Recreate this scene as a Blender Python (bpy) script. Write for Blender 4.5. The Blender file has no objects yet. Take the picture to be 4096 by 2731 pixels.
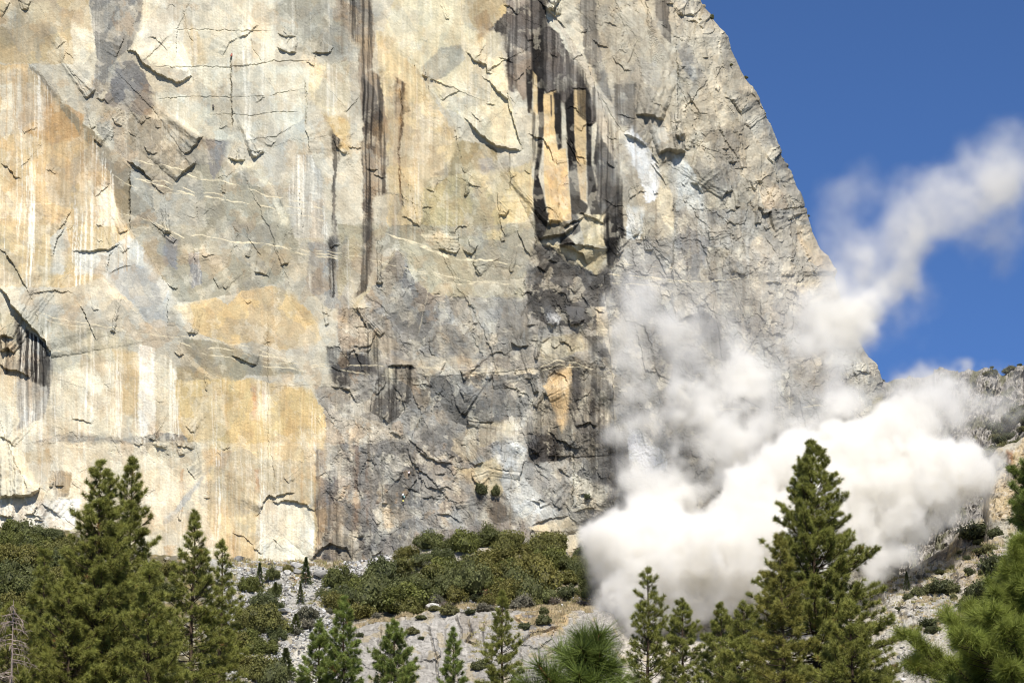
import bpy, math, random
import numpy as np
from mathutils import Vector, Matrix
sc = bpy.context.scene
COL = sc.collection
f32 = np.float32
# ---------------------------------------------------------------- camera model
CAMZ = 1.7; PITCH = math.radians(13.0); TH = math.tan(math.radians(9.0))
PW, PH = 4096.0, 2731.0
def ray(u, v):
    """direction (unnormalised, Y = 1) of the sight line through photo position u, v"""
    cx = (np.asarray(u, dtype=np.float64) - PW/2)/(PW/2)*TH
    cy = -(np.asarray(v, dtype=np.float64) - PH/2)/(PW/2)*TH
    y = math.cos(PITCH) - cy*math.sin(PITCH)
    z = math.sin(PITCH) + cy*math.cos(PITCH)
    return cx/y, z/y
def at(u, v, Y):
    a, b = ray(u, v)
    return Vector((float(a)*Y, Y, CAMZ + float(b)*Y))
def mpp(Y):                      # metres per photo pixel at distance Y
    return Y*TH*2/PW
OFF = dict(A=(0,0), B=(1350,0), C=(2696,0), D=(0,900), E=(1350,900), F=(2696,900), G=(0,1798), H=(1350,1798), I=(2696,1798))
def P(txt):
    """'A 10,20 30,40' -> points in photo pixels"""
    t = txt.split(); ox, oy = OFF[t[0]]; k = 1400/2352
    return np.array([[ox + float(a.split(',')[0])*k, oy + float(a.split(',')[1])*k] for a in t[1:]])
def lin(c):
    c = np.asarray(c, dtype=np.float64)/255
    return np.where(c <= .04045, c/12.92, ((c + .055)/1.055)**2.4)
# ---------------------------------------------------------------- noise
_rt = np.random.RandomState(7)
_perm = np.concatenate([_rt.permutation(4096)]*2).astype(np.int32)
_ga = (_rt.rand(4096)*2*np.pi)
_gx = np.cos(_ga).astype(f32); _gy = np.sin(_ga).astype(f32)
_rv = _rt.rand(4096).astype(f32); _rv2 = _rt.rand(4096).astype(f32); _rv3 = _rt.rand(4096).astype(f32)
def _h(i, j, s):
    return _perm[(_perm[(i + s*131) & 4095] + j) & 4095]
def pn(x, y, s=0):
    x = np.asarray(x, dtype=f32); y = np.asarray(y, dtype=f32)
    xi = np.floor(x).astype(np.int32); yi = np.floor(y).astype(np.int32)
    fx = x - xi; fy = y - yi
    a = fx*fx*fx*(fx*(fx*6-15)+10); b = fy*fy*fy*(fy*(fy*6-15)+10)
    def g(i, j):
        h = _h(xi+i, yi+j, s); return _gx[h]*(fx-i) + _gy[h]*(fy-j)
    p = g(0,0); p = p + a*(g(1,0)-p)
    q = g(0,1); q = q + a*(g(1,1)-q)
    return (p + b*(q-p))*1.5
def fbm(x, y, o=4, s=0, gain=.5):
    r = 0; am = 1.; f = 1.
    for k in range(o):
        r = r + am*pn(x*f, y*f, s+k*17); am *= gain; f *= 2.03
    return r
def worley(x, y, s=0):
    """nearest jittered cell: random value, offset inside the cell, gap to the second cell"""
    x = np.asarray(x, dtype=f32); y = np.asarray(y, dtype=f32)
    xi = np.floor(x).astype(np.int32); yi = np.floor(y).astype(np.int32)
    d1 = np.full(x.shape, 9, f32); d2 = d1.copy(); hh = np.zeros(x.shape, np.int32); ox = d1*0; oy = d1*0
    for i in (-1,0,1):
        for j in (-1,0,1):
            h = _h(xi+i, yi+j, s)
            dx = x - (xi+i+_rv[h]); dy = y - (yi+j+_rv2[h]); d = np.sqrt(dx*dx+dy*dy)
            m = d < d1
            d2 = np.where(m, d1, np.minimum(d2, d)); d1 = np.where(m, d, d1)
            hh = np.where(m, h, hh); ox = np.where(m, dx, ox); oy = np.where(m, dy, oy)
    return hh, ox, oy, d2-d1
def sstep(a, b, x):
    t = np.clip((x-a)/(b-a), 0, 1); return t*t*(3-2*t)
def poly_sd(px, py, pts):
    """signed distance to a polygon, negative inside"""
    d = np.full(px.shape, 1e9, f32); ins = np.zeros(px.shape, bool); n = len(pts)
    for k in range(n):
        ax, ay = pts[k]; bx, by = pts[(k+1) % n]
        ex, ey = bx-ax, by-ay; L = ex*ex+ey*ey+1e-9
        t = np.clip(((px-ax)*ex+(py-ay)*ey)/L, 0, 1)
        d = np.minimum(d, (px-ax-t*ex)**2+(py-ay-t*ey)**2)
        if by != ay:
            c = (ay > py) != (by > py)
            ins ^= c & (px < (bx-ax)*(py-ay)/(by-ay)+ax)
    d = np.sqrt(d); return np.where(ins, -d, d)
def line_sd(px, py, pts):
    """distance to a polyline, side (+1 = left of travel, that is above for left-to-right) and run 0..1"""
    d = np.full(px.shape, 1e18, f32); side = np.zeros(px.shape, f32); run = np.zeros(px.shape, f32)
    seg = np.sqrt(((pts[1:]-pts[:-1])**2).sum(1)); cum = np.concatenate([[0], np.cumsum(seg)]); tot = cum[-1]
    for k in range(len(pts)-1):
        ax, ay = pts[k]; bx, by = pts[k+1]; ex, ey = bx-ax, by-ay; L = ex*ex+ey*ey+1e-9
        t = np.clip(((px-ax)*ex+(py-ay)*ey)/L, 0, 1)
        dd = (px-ax-t*ex)**2+(py-ay-t*ey)**2
        m = dd < d
        d = np.where(m, dd, d)
        side = np.where(m, np.sign((px-ax)*ey-(py-ay)*ex), side)
        run = np.where(m, (cum[k]+t*seg[k])/tot, run)
    return np.sqrt(d), side, run
# ---------------------------------------------------------------- mesh helpers
def raw_mesh(name, co, faces_v, loops_per=None, mat=None, colors=None, smooth=False, attr='Col'):
    """co n x 3; faces_v m x k integer array (all faces alike)"""
    me = bpy.data.meshes.new(name)
    co = np.ascontiguousarray(co, dtype=f32); fv = np.ascontiguousarray(faces_v, dtype=np.int32)
    m, k = fv.shape
    me.vertices.add(len(co)); me.vertices.foreach_set('co', co.ravel())
    me.loops.add(m*k); me.loops.foreach_set('vertex_index', fv.ravel())
    me.polygons.add(m); me.polygons.foreach_set('loop_start', np.arange(0, m*k, k, dtype=np.int32))
    try: me.polygons.foreach_set('loop_total', np.full(m, k, dtype=np.int32))
    except Exception: pass
    me.polygons.foreach_set('use_smooth', np.full(m, smooth, dtype=bool))
    if colors is not None:
        ca = me.color_attributes.new(attr, 'FLOAT_COLOR', 'POINT')
        c4 = np.ones((len(co), 4), f32); c4[:, :3] = colors; ca.data.foreach_set('color', c4.ravel())
    me.update(calc_edges=True)
    if mat: me.materials.append(mat)
    return me
def link(name, me, parent=None, loc=None):
    o = bpy.data.objects.new(name, me); COL.objects.link(o)
    if parent: o.parent = parent
    if loc is not None: o.location = loc
    return o
def tag(o, label=None, cat=None, group=None, kind=None):
    if label: o['label'] = label
    if cat: o['category'] = cat
    if group: o['group'] = group
    if kind: o['kind'] = kind
    return o
def empty(name, loc, label, cat, group=None):
    o = bpy.data.objects.new(name, None); COL.objects.link(o); o.location = loc; o.empty_display_size = .5
    return tag(o, label, cat, group)
def grid_faces(nr, nc, flip=False):
    i = np.arange((nr-1)*nc).reshape(nr-1, nc)[:, :-1].ravel()
    f = np.stack([i, i+nc, i+nc+1, i+1], 1)
    return f[:, ::-1] if flip else f
class MB:
    """collects vertices and triangles/quads (quads are split) with a colour per vertex"""
    def __init__(s): s.v = []; s.f = []; s.c = []; s.n = 0
    def add(s, v, f, c):
        v = np.asarray(v, f32); f = np.asarray(f, np.int32)
        if f.shape[1] == 4: f = np.concatenate([f[:, [0,1,2]], f[:, [0,2,3]]])
        s.v.append(v); s.f.append(f+s.n); c = np.asarray(c, f32)
        s.c.append(np.broadcast_to(c, (len(v), 3)) if c.ndim == 1 else c); s.n += len(v)
    def tube(s, pts, rad, c, sides=5):
        pts = np.asarray(pts, f32); n = len(pts); rad = np.broadcast_to(np.asarray(rad, f32), (n,))
        t = np.gradient(pts, axis=0); t /= np.linalg.norm(t, axis=1, keepdims=True)+1e-9
        ref = np.array([0.31, .95, .05]) if abs(t[0][2]) > .7 else np.array([0, 0, 1.])
        a = np.cross(t, ref); a /= np.linalg.norm(a, axis=1, keepdims=True)+1e-9; b = np.cross(t, a)
        th = np.arange(sides)/sides*2*np.pi
        ring = pts[:, None] + rad[:, None, None]*(np.cos(th)[None, :, None]*a[:, None]+np.sin(th)[None, :, None]*b[:, None])
        i = np.arange((n-1)*sides).reshape(n-1, sides); j = np.roll(i, -1, 1)
        f = np.stack([i.ravel(), j.ravel(), j.ravel()+sides, i.ravel()+sides], 1)
        s.add(ring.reshape(-1, 3), f, c)
    def mesh(s, name, mat, smooth=False):
        return raw_mesh(name, np.concatenate(s.v), np.concatenate(s.f), mat=mat, colors=np.concatenate(s.c), smooth=smooth)
# ---------------------------------------------------------------- materials
def new_mat(name):
    m = bpy.data.materials.new(name); m.use_nodes = True; nt = m.node_tree
    return m, nt, nt.nodes['Principled BSDF']
def nd(nt, typ, **kw):
    n = nt.nodes.new(typ)
    for k, v in kw.items():
        if k in n.inputs.keys(): n.inputs[k].default_value = v
        else: setattr(n, k, v)
    return n
def col_mat(name, rough=.85, spec=.2, var=.18, scale=1.0, trans=0.0, detail=6, bump=0.0, bscale=1.0):
    """mineral / bark / leaf colour kept per vertex, broken up by two procedural noises"""
    m, nt, b = new_mat(name); L = nt.links.new
    a = nd(nt, 'ShaderNodeVertexColor', layer_name='Col')
    tc = nd(nt, 'ShaderNodeTexCoord')
    n1 = nd(nt, 'ShaderNodeTexNoise', Scale=scale, Detail=float(detail), Roughness=.65)
    L(tc.outputs['Object'], n1.inputs['Vector'])
    mr = nd(nt, 'ShaderNodeMapRange'); mr.inputs['From Min'].default_value = .3; mr.inputs['From Max'].default_value = .7
    mr.inputs['To Min'].default_value = 1-var; mr.inputs['To Max'].default_value = 1+var
    L(n1.outputs['Fac'], mr.inputs['Value'])
    mx = nd(nt, 'ShaderNodeVectorMath', operation='SCALE')
    L(a.outputs['Color'], mx.inputs[0]); L(mr.outputs['Result'], mx.inputs['Scale'])
    L(mx.outputs['Vector'], b.inputs['Base Color'])
    b.inputs['Roughness'].default_value = rough; b.inputs['Specular IOR Level'].default_value = spec
    if bump:
        n2 = nd(nt, 'ShaderNodeTexNoise', Scale=bscale, Detail=5., Roughness=.7); L(tc.outputs['Object'], n2.inputs['Vector'])
        bp = nd(nt, 'ShaderNodeBump', Strength=1., Distance=bump); L(n2.outputs['Fac'], bp.inputs['Height']); L(bp.outputs[0], b.inputs['Normal'])
    if trans:
        tr = nd(nt, 'ShaderNodeBsdfTranslucent'); L(mx.outputs['Vector'], tr.inputs['Color'])
        ms = nd(nt, 'ShaderNodeMixShader', Fac=trans); L(b.outputs[0], ms.inputs[1]); L(tr.outputs[0], ms.inputs[2])
        L(ms.outputs[0], nt.nodes['Material Output'].inputs['Surface'])
    return m
# ---------------------------------------------------------------- camera, sun, sky
cam = bpy.data.cameras.new('camera'); camo = bpy.data.objects.new('camera', cam); COL.objects.link(camo)
cam.sensor_width = 36; cam.lens = 18/TH; cam.clip_end = 20000; cam.clip_start = .1
camo.location = (0, 0, CAMZ); camo.rotation_euler = (math.pi/2+PITCH, 0, 0)
sc.camera = camo
cam.dof.use_dof = True; cam.dof.focus_distance = 880; cam.dof.aperture_fstop = 13
SUN_EL, SUN_AZ = math.radians(50), math.radians(6)      # azimuth: to the right of straight behind the camera
sd = Vector((math.sin(SUN_AZ)*math.cos(SUN_EL), -math.cos(SUN_AZ)*math.cos(SUN_EL), math.sin(SUN_EL)))
sl = bpy.data.lights.new('sun', 'SUN'); sl.energy = 4.0; sl.angle = math.radians(.5); sl.color = (1, .95, .875)
so = bpy.data.objects.new('sun', sl); COL.objects.link(so)
so.rotation_euler = (-sd).to_track_quat('-Z', 'Y').to_euler(); so.location = (0, 0, 60)
w = bpy.data.worlds.new('World'); sc.world = w; w.use_nodes = True
wn = w.node_tree; bg = wn.nodes['Background']
sky = wn.nodes.new('ShaderNodeTexSky'); sky.sky_type = 'NISHITA'; sky.sun_disc = False
sky.sun_elevation = SUN_EL; sky.sun_rotation = math.atan2(sd.x, sd.y)
sky.altitude = 6000; sky.air_density = 1.0; sky.dust_density = 0; sky.ozone_density = 10
wn.links.new(sky.outputs[0], bg.inputs[0]); bg.inputs[1].default_value = .086
sc.view_settings.view_transform = 'Standard'; sc.view_settings.look = 'None'
sc.view_settings.exposure = .6; sc.view_settings.gamma = 1
sc.cycles.max_bounces = 20; sc.cycles.volume_bounces = 16; sc.cycles.diffuse_bounces = 2
sc.cycles.transparent_max_bounces = 16
sc.cycles.use_denoising = True; sc.cycles.filter_width = 1.05; sc.cycles.use_adaptive_sampling = False
CLIFF_ZONES = """
zone('E 0,560 200,560 560,780 1240,520 1330,130 1830,300 1860,1567 1980,2080 1500,2400 800,2300 0,2320 -60,1800 0,1200', (176,169,157), r=.7, black=.08, brown=.3)
zone('E 1900,-300 3400,-300 3700,1600 3500,2400 1900,2200 1840,900', (172,166,155), r=.8, brown=.2)
zone('A 0,430 180,420 300,540 520,820 620,900 700,1020 760,1180 770,1300 820,1480 880,1600 -400,1600 -400,430', (217,187,135), ochre=.9,white=.8)
zone('A 150,600 330,640 560,760 530,900 330,960 120,860', (204,164,108), ochre=.9,white=.7, a=.8)
zone('A 560,960 700,1040 760,1200 760,1330 620,1330 500,1200 480,1040', (206,180,136), a=.7)
zone('A 640,1250 740,1230 770,1330 830,1490 860,1567 640,1567', (236,218,184), white=.8,ochre=.3)
zone('A 0,560 120,560 150,700 40,940 0,900', (230,212,176), white=.4)
zone('A 180,410 260,480 450,720 640,900 880,1110 875,1560 790,1440 740,1160 610,1000 490,830 300,570', (166,150,118))
zone('A -400,-300 560,-300 620,250 480,420 180,420 -400,430', (202,180,136), ochre=.3)
zone('A 0,40 140,30 160,260 60,330 0,320', (180,165,130), a=.8)
zone('A 170,20 330,0 370,120 230,160', (226,204,156))
zone('A 480,170 640,190 650,300 560,420 490,380', (228,214,180), white=.4)
zone('A 560,-300 980,-300 940,200 880,320 780,400 720,600 600,640 650,400 620,150', (150,146,138), white=.25, r=.3)
zone('A 780,420 900,400 980,520 1050,640 1010,760 900,800 760,820 680,680 740,560', (140,137,135), r=.35)
zone('A 680,690 1000,780 1250,850 1370,940 1500,950 1450,1100 1350,1250 1100,1200 900,1130 820,1040 640,880', (168,162,146), r=.45,white=.25)
zone('A 960,-300 1840,-300 1840,200 1860,330 1830,430 1540,620 1300,700 1280,480 960,410 890,330 960,180', (226,217,190), white=.5,ochre=.12)
zone('A 1050,20 1220,20 1240,160 1280,400 1270,500 1190,470 1000,430 920,330 960,200', (240,230,203), r=.1)
zone('A 1250,100 1320,180 1400,420 1300,460 1230,300', (226,196,140), a=.6)
zone('A 1010,640 1540,620 1830,430 2100,450 2060,760 1990,880 1650,950 1400,930 1230,850 1150,760', (214,209,186), white=.5, r=.12)
zone('A 1560,480 1850,440 1830,700 1570,860', (206,203,186), a=.6)
zone('A 1650,950 1990,840 2050,800 2060,1000 1930,1020', (196,194,178))
zone('A 1850,30 2352,-300 2352,370 2100,380 1960,330 1870,240', (180,172,150), white=.3,brown=.6)
zone('A 2080,420 2352,420 2352,800 2200,780 2070,620', (222,206,166), white=.5)
zone('A 2160,760 2352,800 2352,1050 2280,1030', (214,186,130))
zone('A 880,1130 1450,1100 1520,1080 1700,1250 1900,1340 1990,1600 880,1600', (178,171,148), r=.3)
zone('A 880,1150 1350,1200 1400,1600 880,1600', (172,169,156), a=.8)
zone('A 1380,930 1540,950 1500,1080 1430,1220 1390,1100', (160,156,150))
zone('A 1530,1080 1720,1090 1840,1260 1930,1460 1970,1600 1900,1600 1830,1290 1700,1200', (220,207,174))
zone('A 1990,1050 2100,1050 2170,1200 2200,1600 1970,1600 1940,1300', (214,207,190), white=1.,black=.15)
zone('A 2230,900 2290,940 2262,1140 2256,1600 2236,1600 2240,1100', (150,140,125), black=.6)
zone('B 0,-300 180,-300 240,150 250,260 230,470 330,560 330,900 330,1150 320,1300 240,1320 230,1600 175,1600 170,900 150,560 130,300 40,180', (170,150,124), black=.62,brown=.8)
zone('B 170,540 235,560 300,780 270,900 250,1130 225,1160 225,1600 178,1600 172,900', (120,108,96), black=.85)
zone('B 0,0 150,0 230,130 200,200 80,160 0,120', (150,142,130), r=.35)
zone('B 250,200 480,350 640,640 800,920 860,1200 900,1600 335,1600 335,900', (222,199,150), ochre=.5,white=.3,black=.08)
zone('B 395,520 450,560 440,800 420,1100 430,1400 412,1350 405,800', (180,150,105), black=.5)
zone('B 480,-300 1000,-300 1100,350 1180,800 1240,1010 1030,960 850,790 700,700 620,560 520,450 300,250', (223,209,170), ochre=.35,white=.3)
zone('B 850,-300 1150,-300 1130,120 1010,200 900,180', (214,186,128), ochre=.4)
zone('B 920,120 1010,60 1040,180 940,280', (190,150,84), a=.8)
zone('B 560,450 620,560 740,500 860,400 820,300 700,320', (186,179,156))
zone('B 740,660 900,630 1000,800 950,890 850,800', (228,218,186))
zone('B 820,940 1030,960 1080,1000 1060,1140 930,1150 760,1180 640,1180 760,1080 790,980', (172,156,116))
zone('B 950,1060 1040,1060 1050,1140 960,1150', (150,148,146))
zone('B 580,1200 950,1150 1050,1330 1120,1600 560,1600', (194,178,130), r=.35)
zone('B 930,1180 1300,1100 1330,1400 1200,1600 1120,1600 1050,1330', (220,200,148), ochre=.4,white=.3)
zone('B 1100,-300 1400,-300 1420,80 1290,60 1130,110', (166,151,135), brown=.7, black=.4)
zone('B 1020,190 1130,90 1290,30 1400,60 1420,180 1560,350 1640,450 1720,620 1740,800 1700,850 1450,650 1280,560 1140,480 1130,250', (128,118,110), black=.55, r=.35)
zone('B 1130,300 1290,350 1300,560 1270,700 1150,560', (170,150,128), black=.4,brown=.8)
zone('B 1300,230 1385,200 1390,500 1388,900 1352,1200 1400,1400 1425,1600 1330,1600 1312,1300 1350,900 1312,600', (56,52,50), wp=.22, soft=3)
zone('B 1262,480 1312,470 1308,780 1280,770', (70,64,60), wp=.22, soft=3)
zone('B 1300,760 1345,780 1348,1000 1310,1100', (190,178,150), black=.6)
zone('B 1310,480 1342,520 1346,780 1318,790', (214,188,138), wp=.22, soft=3)
zone('B 1385,640 1470,610 1465,850 1480,1010 1535,1000 1560,1300 1572,1500 1425,1530 1388,1300', (228,194,134), ochre=.2, wp=.22, soft=3)
zone('B 1400,1150 1540,1120 1550,1400 1440,1400', (226,178,112), a=.6, wp=.22, soft=3)
zone('B 1455,620 1503,640 1508,1000 1482,1012 1458,850', (64,58,54), wp=.22, soft=3)
zone('B 1432,640 1442,640 1440,790 1432,790', (90,82,74), wp=.22, soft=3)
zone('B 1528,700 1592,600 1592,900 1612,1100 1635,1350 1690,1400 1645,1480 1572,1510 1560,1250 1542,950', (58,54,52), wp=.22, soft=3)
zone('B 1590,605 1668,605 1671,1370 1632,1350 1592,900', (218,186,130), ochre=.2, wp=.22, soft=3)
zone('B 1670,600 1705,650 1705,1100 1765,1400 1790,1540 1705,1470 1682,1380 1671,1000', (66,62,59), wp=.22, soft=3)
zone('B 1740,850 1850,1050 1920,1250 1935,1600 1790,1600 1740,1300 1715,1050', (112,107,101), black=.6)
zone('B 1700,560 1760,620 1880,1000 1850,1050 1745,900', (150,142,131), black=.55)
zone('B 1290,-60 1400,-60 1385,240 1300,240', (112,104,98), black=.7, wp=.3)
zone('B 1140,300 1180,300 1190,640 1150,620', (120,110,102), black=.6, wp=.3)
zone('B 1340,-100 1420,60 1560,250 1680,420 1780,700 1830,900 1870,1100 1760,900 1700,640 1560,320 1400,80', (204,189,164))
zone('B 1510,-300 2200,-300 2352,600 2352,1600 1935,1600 1860,1050 1790,700 1690,420', (194,181,156), brown=.45, r=.4)
zone('B 1600,-300 1700,-300 1780,400 1850,700 1800,650 1660,350', (160,152,138), black=.25)
zone('B 1850,550 2000,550 2000,900 1880,850', (162,153,138), black=.2)
zone('B 2040,-300 2200,-300 2240,300 2180,250', (146,137,124), black=.3)
zone('B 1980,870 2050,930 2130,1060 2210,1180 2130,1350 2070,1370 2010,1180 1950,1030 1930,920', (224,224,222), r=.3, soft=4, wp=1.3)
zone('B 2100,860 2200,870 2225,960 2110,995', (210,203,186), r=.1)
zone('B 2090,1000 2220,1180 2290,1567 2200,1500 2130,1350 2180,1180', (222,206,172))
zone('B 2220,1100 2352,1000 2352,1500 2270,1450', (192,190,182))
zone('B 1960,1400 2060,1400 2040,1600 1930,1600', (222,222,216))
zone('C 0,-300 250,-300 500,500 700,950 950,1600 0,1600', (192,180,156), brown=.3, r=.8)
zone('C 205,480 300,520 370,680 360,820 250,780 230,600', (210,196,168), r=.2)
zone('C 0,1050 100,1110 200,1300 230,1450 200,1510 20,1500', (208,206,196), r=.3)
zone('C 20,300 100,280 200,470 130,560 60,480', (160,155,145))
zone('C 300,840 420,900 450,1200 330,1400 250,1200', (172,164,148), black=.15)
zone('C 560,1300 700,1250 800,1567 650,1567', (204,182,150))
zone('C 600,700 660,900 760,1120 700,1150 640,950', (150,145,136))
zone('D -400,0 860,0 980,180 900,300 700,350 500,420 -400,450', (216,191,141), ochre=.9,white=.8)
zone('D 350,80 440,0 470,140 430,330 350,330', (204,200,184))
zone('D 490,170 720,180 870,60 1000,200 1130,420 1130,690 1040,710 860,540 700,340 500,330', (210,206,192))
zone('D 730,330 850,230 1000,300 1080,450 1120,650 1000,640 860,520', (188,188,182))
zone('D 690,350 760,420 1040,700 1000,740 740,470', (230,211,178))
zone('D 880,0 1950,0 2040,220 1900,380 1650,450 1180,550 1140,430 1010,250', (178,170,146), r=.3)
zone('D 1110,60 1200,100 1190,310 1100,250', (156,154,152))
zone('D 1260,180 1340,180 1360,400 1290,430', (150,149,148), white=.5)
zone('D 1180,560 1460,490 1540,540 1620,450 1850,400 1990,480 2090,570 2170,780 1870,850 1700,780 1560,810 1480,780 1340,740', (223,192,134), ochre=.25)
zone('D 1640,470 1850,410 1930,520 1760,620', (226,194,134), ochre=.5, soft=8)
zone('D 1560,640 1700,620 1860,760 1700,790', (214,186,134))
zone('D 1240,780 1480,790 1700,870 1960,930 2060,1000 1900,1000 1650,1010 1560,1070 1480,1040 1250,880', (168,160,134))
zone('D 1200,880 1300,920 1450,1020 1620,1130 1560,1150 1380,1060', (230,208,164), soft=6)
zone('D 1150,950 1300,960 1500,1080 1420,1120 1300,1350 1200,1250', (182,166,130))
zone('D -400,1040 900,860 1160,900 1300,1400 1050,1480 700,1400 200,1500 -400,1420', (222,208,176), white=.8,ochre=.45)
zone('D -400,560 400,640 900,760 900,900 340,1000 340,880 -400,700', (204,194,164), white=.5)
zone('D 940,820 1040,830 1050,1430 930,1480', (240,231,212), white=.6, soft=5)
zone('D 760,840 930,860 930,1300 780,1250', (214,188,140), ochre=.5)
zone('D 110,650 300,800 350,900 330,1150 250,1150 140,980', (190,184,172), black=.85,white=1., soft=6)
zone('D 120,1000 340,1100 300,1300 120,1380', (212,206,194), black=.3,white=.8)
zone('D 0,740 110,780 100,1010 0,1000', (200,186,160), black=.4)
zone('D 180,1480 400,1400 850,1440 1060,1400 1310,1420 1320,1510 1000,1600 700,1520 400,1470', (168,166,158), r=.5)
zone('D 1180,1050 1700,1030 1900,1080 2100,1100 2200,1300 2200,1600 1350,1600 1200,1350', (221,192,130), ochre=.8,white=.5)
zone('D 1690,1080 1735,1090 1715,1300 1700,1300', (208,140,90), soft=6, a=.55)
zone('D 1765,1100 1790,1120 1785,1220 1770,1200', (205,135,86), soft=6, a=.5)
zone('D 150,1500 600,1480 650,1600 160,1600', (206,182,140))
zone('D 2070,120 2352,100 2352,560 2200,560 2050,400 2080,200', (168,165,157), white=.5)
zone('D 2200,90 2260,90 2240,480 2205,470', (130,125,118), black=.7)
zone('D 2200,830 2352,800 2352,1080 2230,1080', (112,106,100), black=.3, r=.5)
zone('D 2120,1080 2352,1100 2352,1600 2200,1600 2180,1300', (176,166,150), brown=.7, r=.5)
zone('E 0,0 1330,0 1320,200 1260,370 1240,500 980,560 750,600 640,480 500,330 400,150 200,180 0,500', (186,176,146), r=.35)
zone('E 560,60 760,40 740,100 600,100', (220,206,168))
zone('E 980,40 1110,40 1110,110 980,100', (218,200,152))
zone('E 180,-30 240,30 230,300 180,450 120,480 160,250', (124,115,104), black=.5)
zone('E 400,150 500,340 640,480 700,620 560,790 330,650 170,480', (142,137,129), r=.6)
zone('E 180,480 230,500 520,800 490,820 310,640 190,540', (178,172,162), soft=6)
zone('E 405,135 400,175 110,570 96,545', (206,191,156), soft=4)
zone('E 540,400 600,480 760,600 720,620 560,440', (160,154,143), soft=6)
zone('E 640,480 1240,500 1300,800 1320,950 900,900 560,800 700,620', (162,156,144), r=.6)
zone('E 1320,130 1480,150 1720,330 1820,270 1880,350 1800,480 1790,640 1700,700 1430,700 1280,620 1260,380', (108,104,99), r=1.)
zone('E 1360,115 1480,140 1600,150 1810,170 1800,230 1735,330 1530,210', (204,186,144), r=.3, soft=6)
zone('E 1370,0 1600,0 1500,90 1390,110', (150,138,114))
zone('E 1740,-60 1890,-60 1890,100 1860,280 1815,280 1790,100', (70,66,62), black=.8)
zone('E 1320,-60 1425,-60 1400,60 1370,120 1345,120', (66,61,57), wp=.3)
zone('E 1565,-60 1625,-60 1630,60 1580,90', (72,67,62), wp=.3)
zone('E 1495,90 1520,60 1600,150 1500,150', (90,84,78), wp=.3)
zone('E 1610,-60 1780,-60 1790,80 1800,150 1660,150', (222,204,160), black=.2)
zone('E 1530,330 1660,420 1760,500 1640,560 1500,480', (132,127,121), r=1.)
zone('E 1400,600 1500,620 1480,690 1410,690', (185,182,178), r=1.)
zone('E 1530,560 1660,570 1660,660 1560,690', (122,119,117), r=.4)
zone('E 1740,560 1815,560 1830,800 1850,1000 1790,950 1740,760', (206,190,160), r=.6)
zone('E 0,590 200,700 500,850 540,960 330,950 200,860 0,830', (192,178,158), r=.7)
zone('E 0,840 200,880 280,950 280,1000 0,1000', (108,103,98), black=.3, r=.6)
zone('E 200,720 290,720 280,960 200,880', (190,176,150), black=.5)
zone('E 280,1000 340,960 520,950 540,1080 500,1160 370,1340 220,1250 240,1100', (120,114,106), black=.6, r=.5)
zone('E 330,970 400,960 390,1060 340,1050', (214,198,164), black=.3)
zone('E 530,870 760,880 960,910 920,960 720,950 650,1040 540,1000', (212,197,168), r=.5)
zone('E 940,740 1070,740 1080,800 980,840', (216,200,172))
zone('E 680,985 1060,990 1080,970 1350,985 1350,1010 1000,1022 700,1012', (222,207,178), soft=5)
zone('E 520,1050 700,1010 1340,1010 1340,1200 1240,1280 1000,1380 700,1300 450,1230 540,1130', (128,125,119), r=.85)
zone('E 800,1080 1040,1040 1030,1180 850,1180', (150,146,138))
zone('E 430,1210 700,1200 760,1330 520,1280', (168,165,158))
zone('E 1350,960 1560,900 1800,1000 1850,1240 1868,1600 1290,1600 1290,1350 1380,1100', (154,144,127), r=.8,black=.3)
zone('E 1380,780 1640,740 1680,860 1560,900 1360,950', (196,182,150), black=.25)
zone('E 1650,760 1790,760 1840,940 1700,900', (110,105,99), black=.3)
zone('E 1380,1100 1450,1030 1560,960 1582,1000 1562,1200 1540,1320 1500,1420 1450,1250 1410,1160', (218,184,130), black=.15, r=.4)
zone('E 1580,990 1640,1000 1640,1180 1600,1250 1570,1100', (96,90,85), soft=6)
zone('E 1700,1060 1745,1100 1722,1360 1690,1330', (100,94,88), soft=6)
zone('E 1600,1340 1860,1400 1868,1600 1580,1600', (118,113,107), black=.3)
zone('E 0,1250 350,1340 480,1440 600,1600 0,1600', (192,180,160), r=.85,brown=.5)
zone('E 560,1400 740,1330 780,1450 740,1600 600,1600', (132,128,122), r=.7)
zone('E 960,1340 1180,1320 1190,1420 1100,1460 940,1500', (198,182,150), brown=.7, r=.3)
zone('E 780,1400 940,1360 930,1600 760,1600', (194,180,154))
zone('E 1285,1370 1500,1480 1490,1600 1290,1600', (100,93,88), brown=.4, soft=6)
zone('E 1050,1500 1200,1460 1280,1520 1260,1600 1050,1600', (206,204,198))
zone('E 1830,300 2352,350 2352,1600 1870,1600 1850,1000', (156,152,146), r=.8)
zone('E 2150,800 2352,700 2352,1000 2200,1100', (112,109,106), a=.7)
zone('F 0,-100 900,-100 1085,300 1100,480 1400,1050 1450,1600 0,1600', (186,179,165), brown=.4, r=.8)
zone('F 60,620 200,560 330,660 380,900 330,960 200,750', (124,120,115), black=.3)
zone('F 200,150 380,150 340,280 220,380', (200,188,165))
zone('F 690,850 760,790 860,870 900,1000 780,1000', (190,168,136), r=.4)
zone('F 810,400 1085,330 1085,450 900,560', (216,201,172))
zone('F 920,0 1060,260 1080,350 900,240 830,0', (206,188,158))
zone('F 0,100 80,0 240,100 180,330 60,300', (158,155,150))
zone('F 1040,880 1150,1000 1150,1060 1050,1040', (140,134,126))
zone('F 1180,930 1360,940 1370,1020 1200,1000', (214,203,182))
zone('F 1310,1180 1390,1140 1425,1260 1310,1300', (186,164,78), a=.9)
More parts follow.
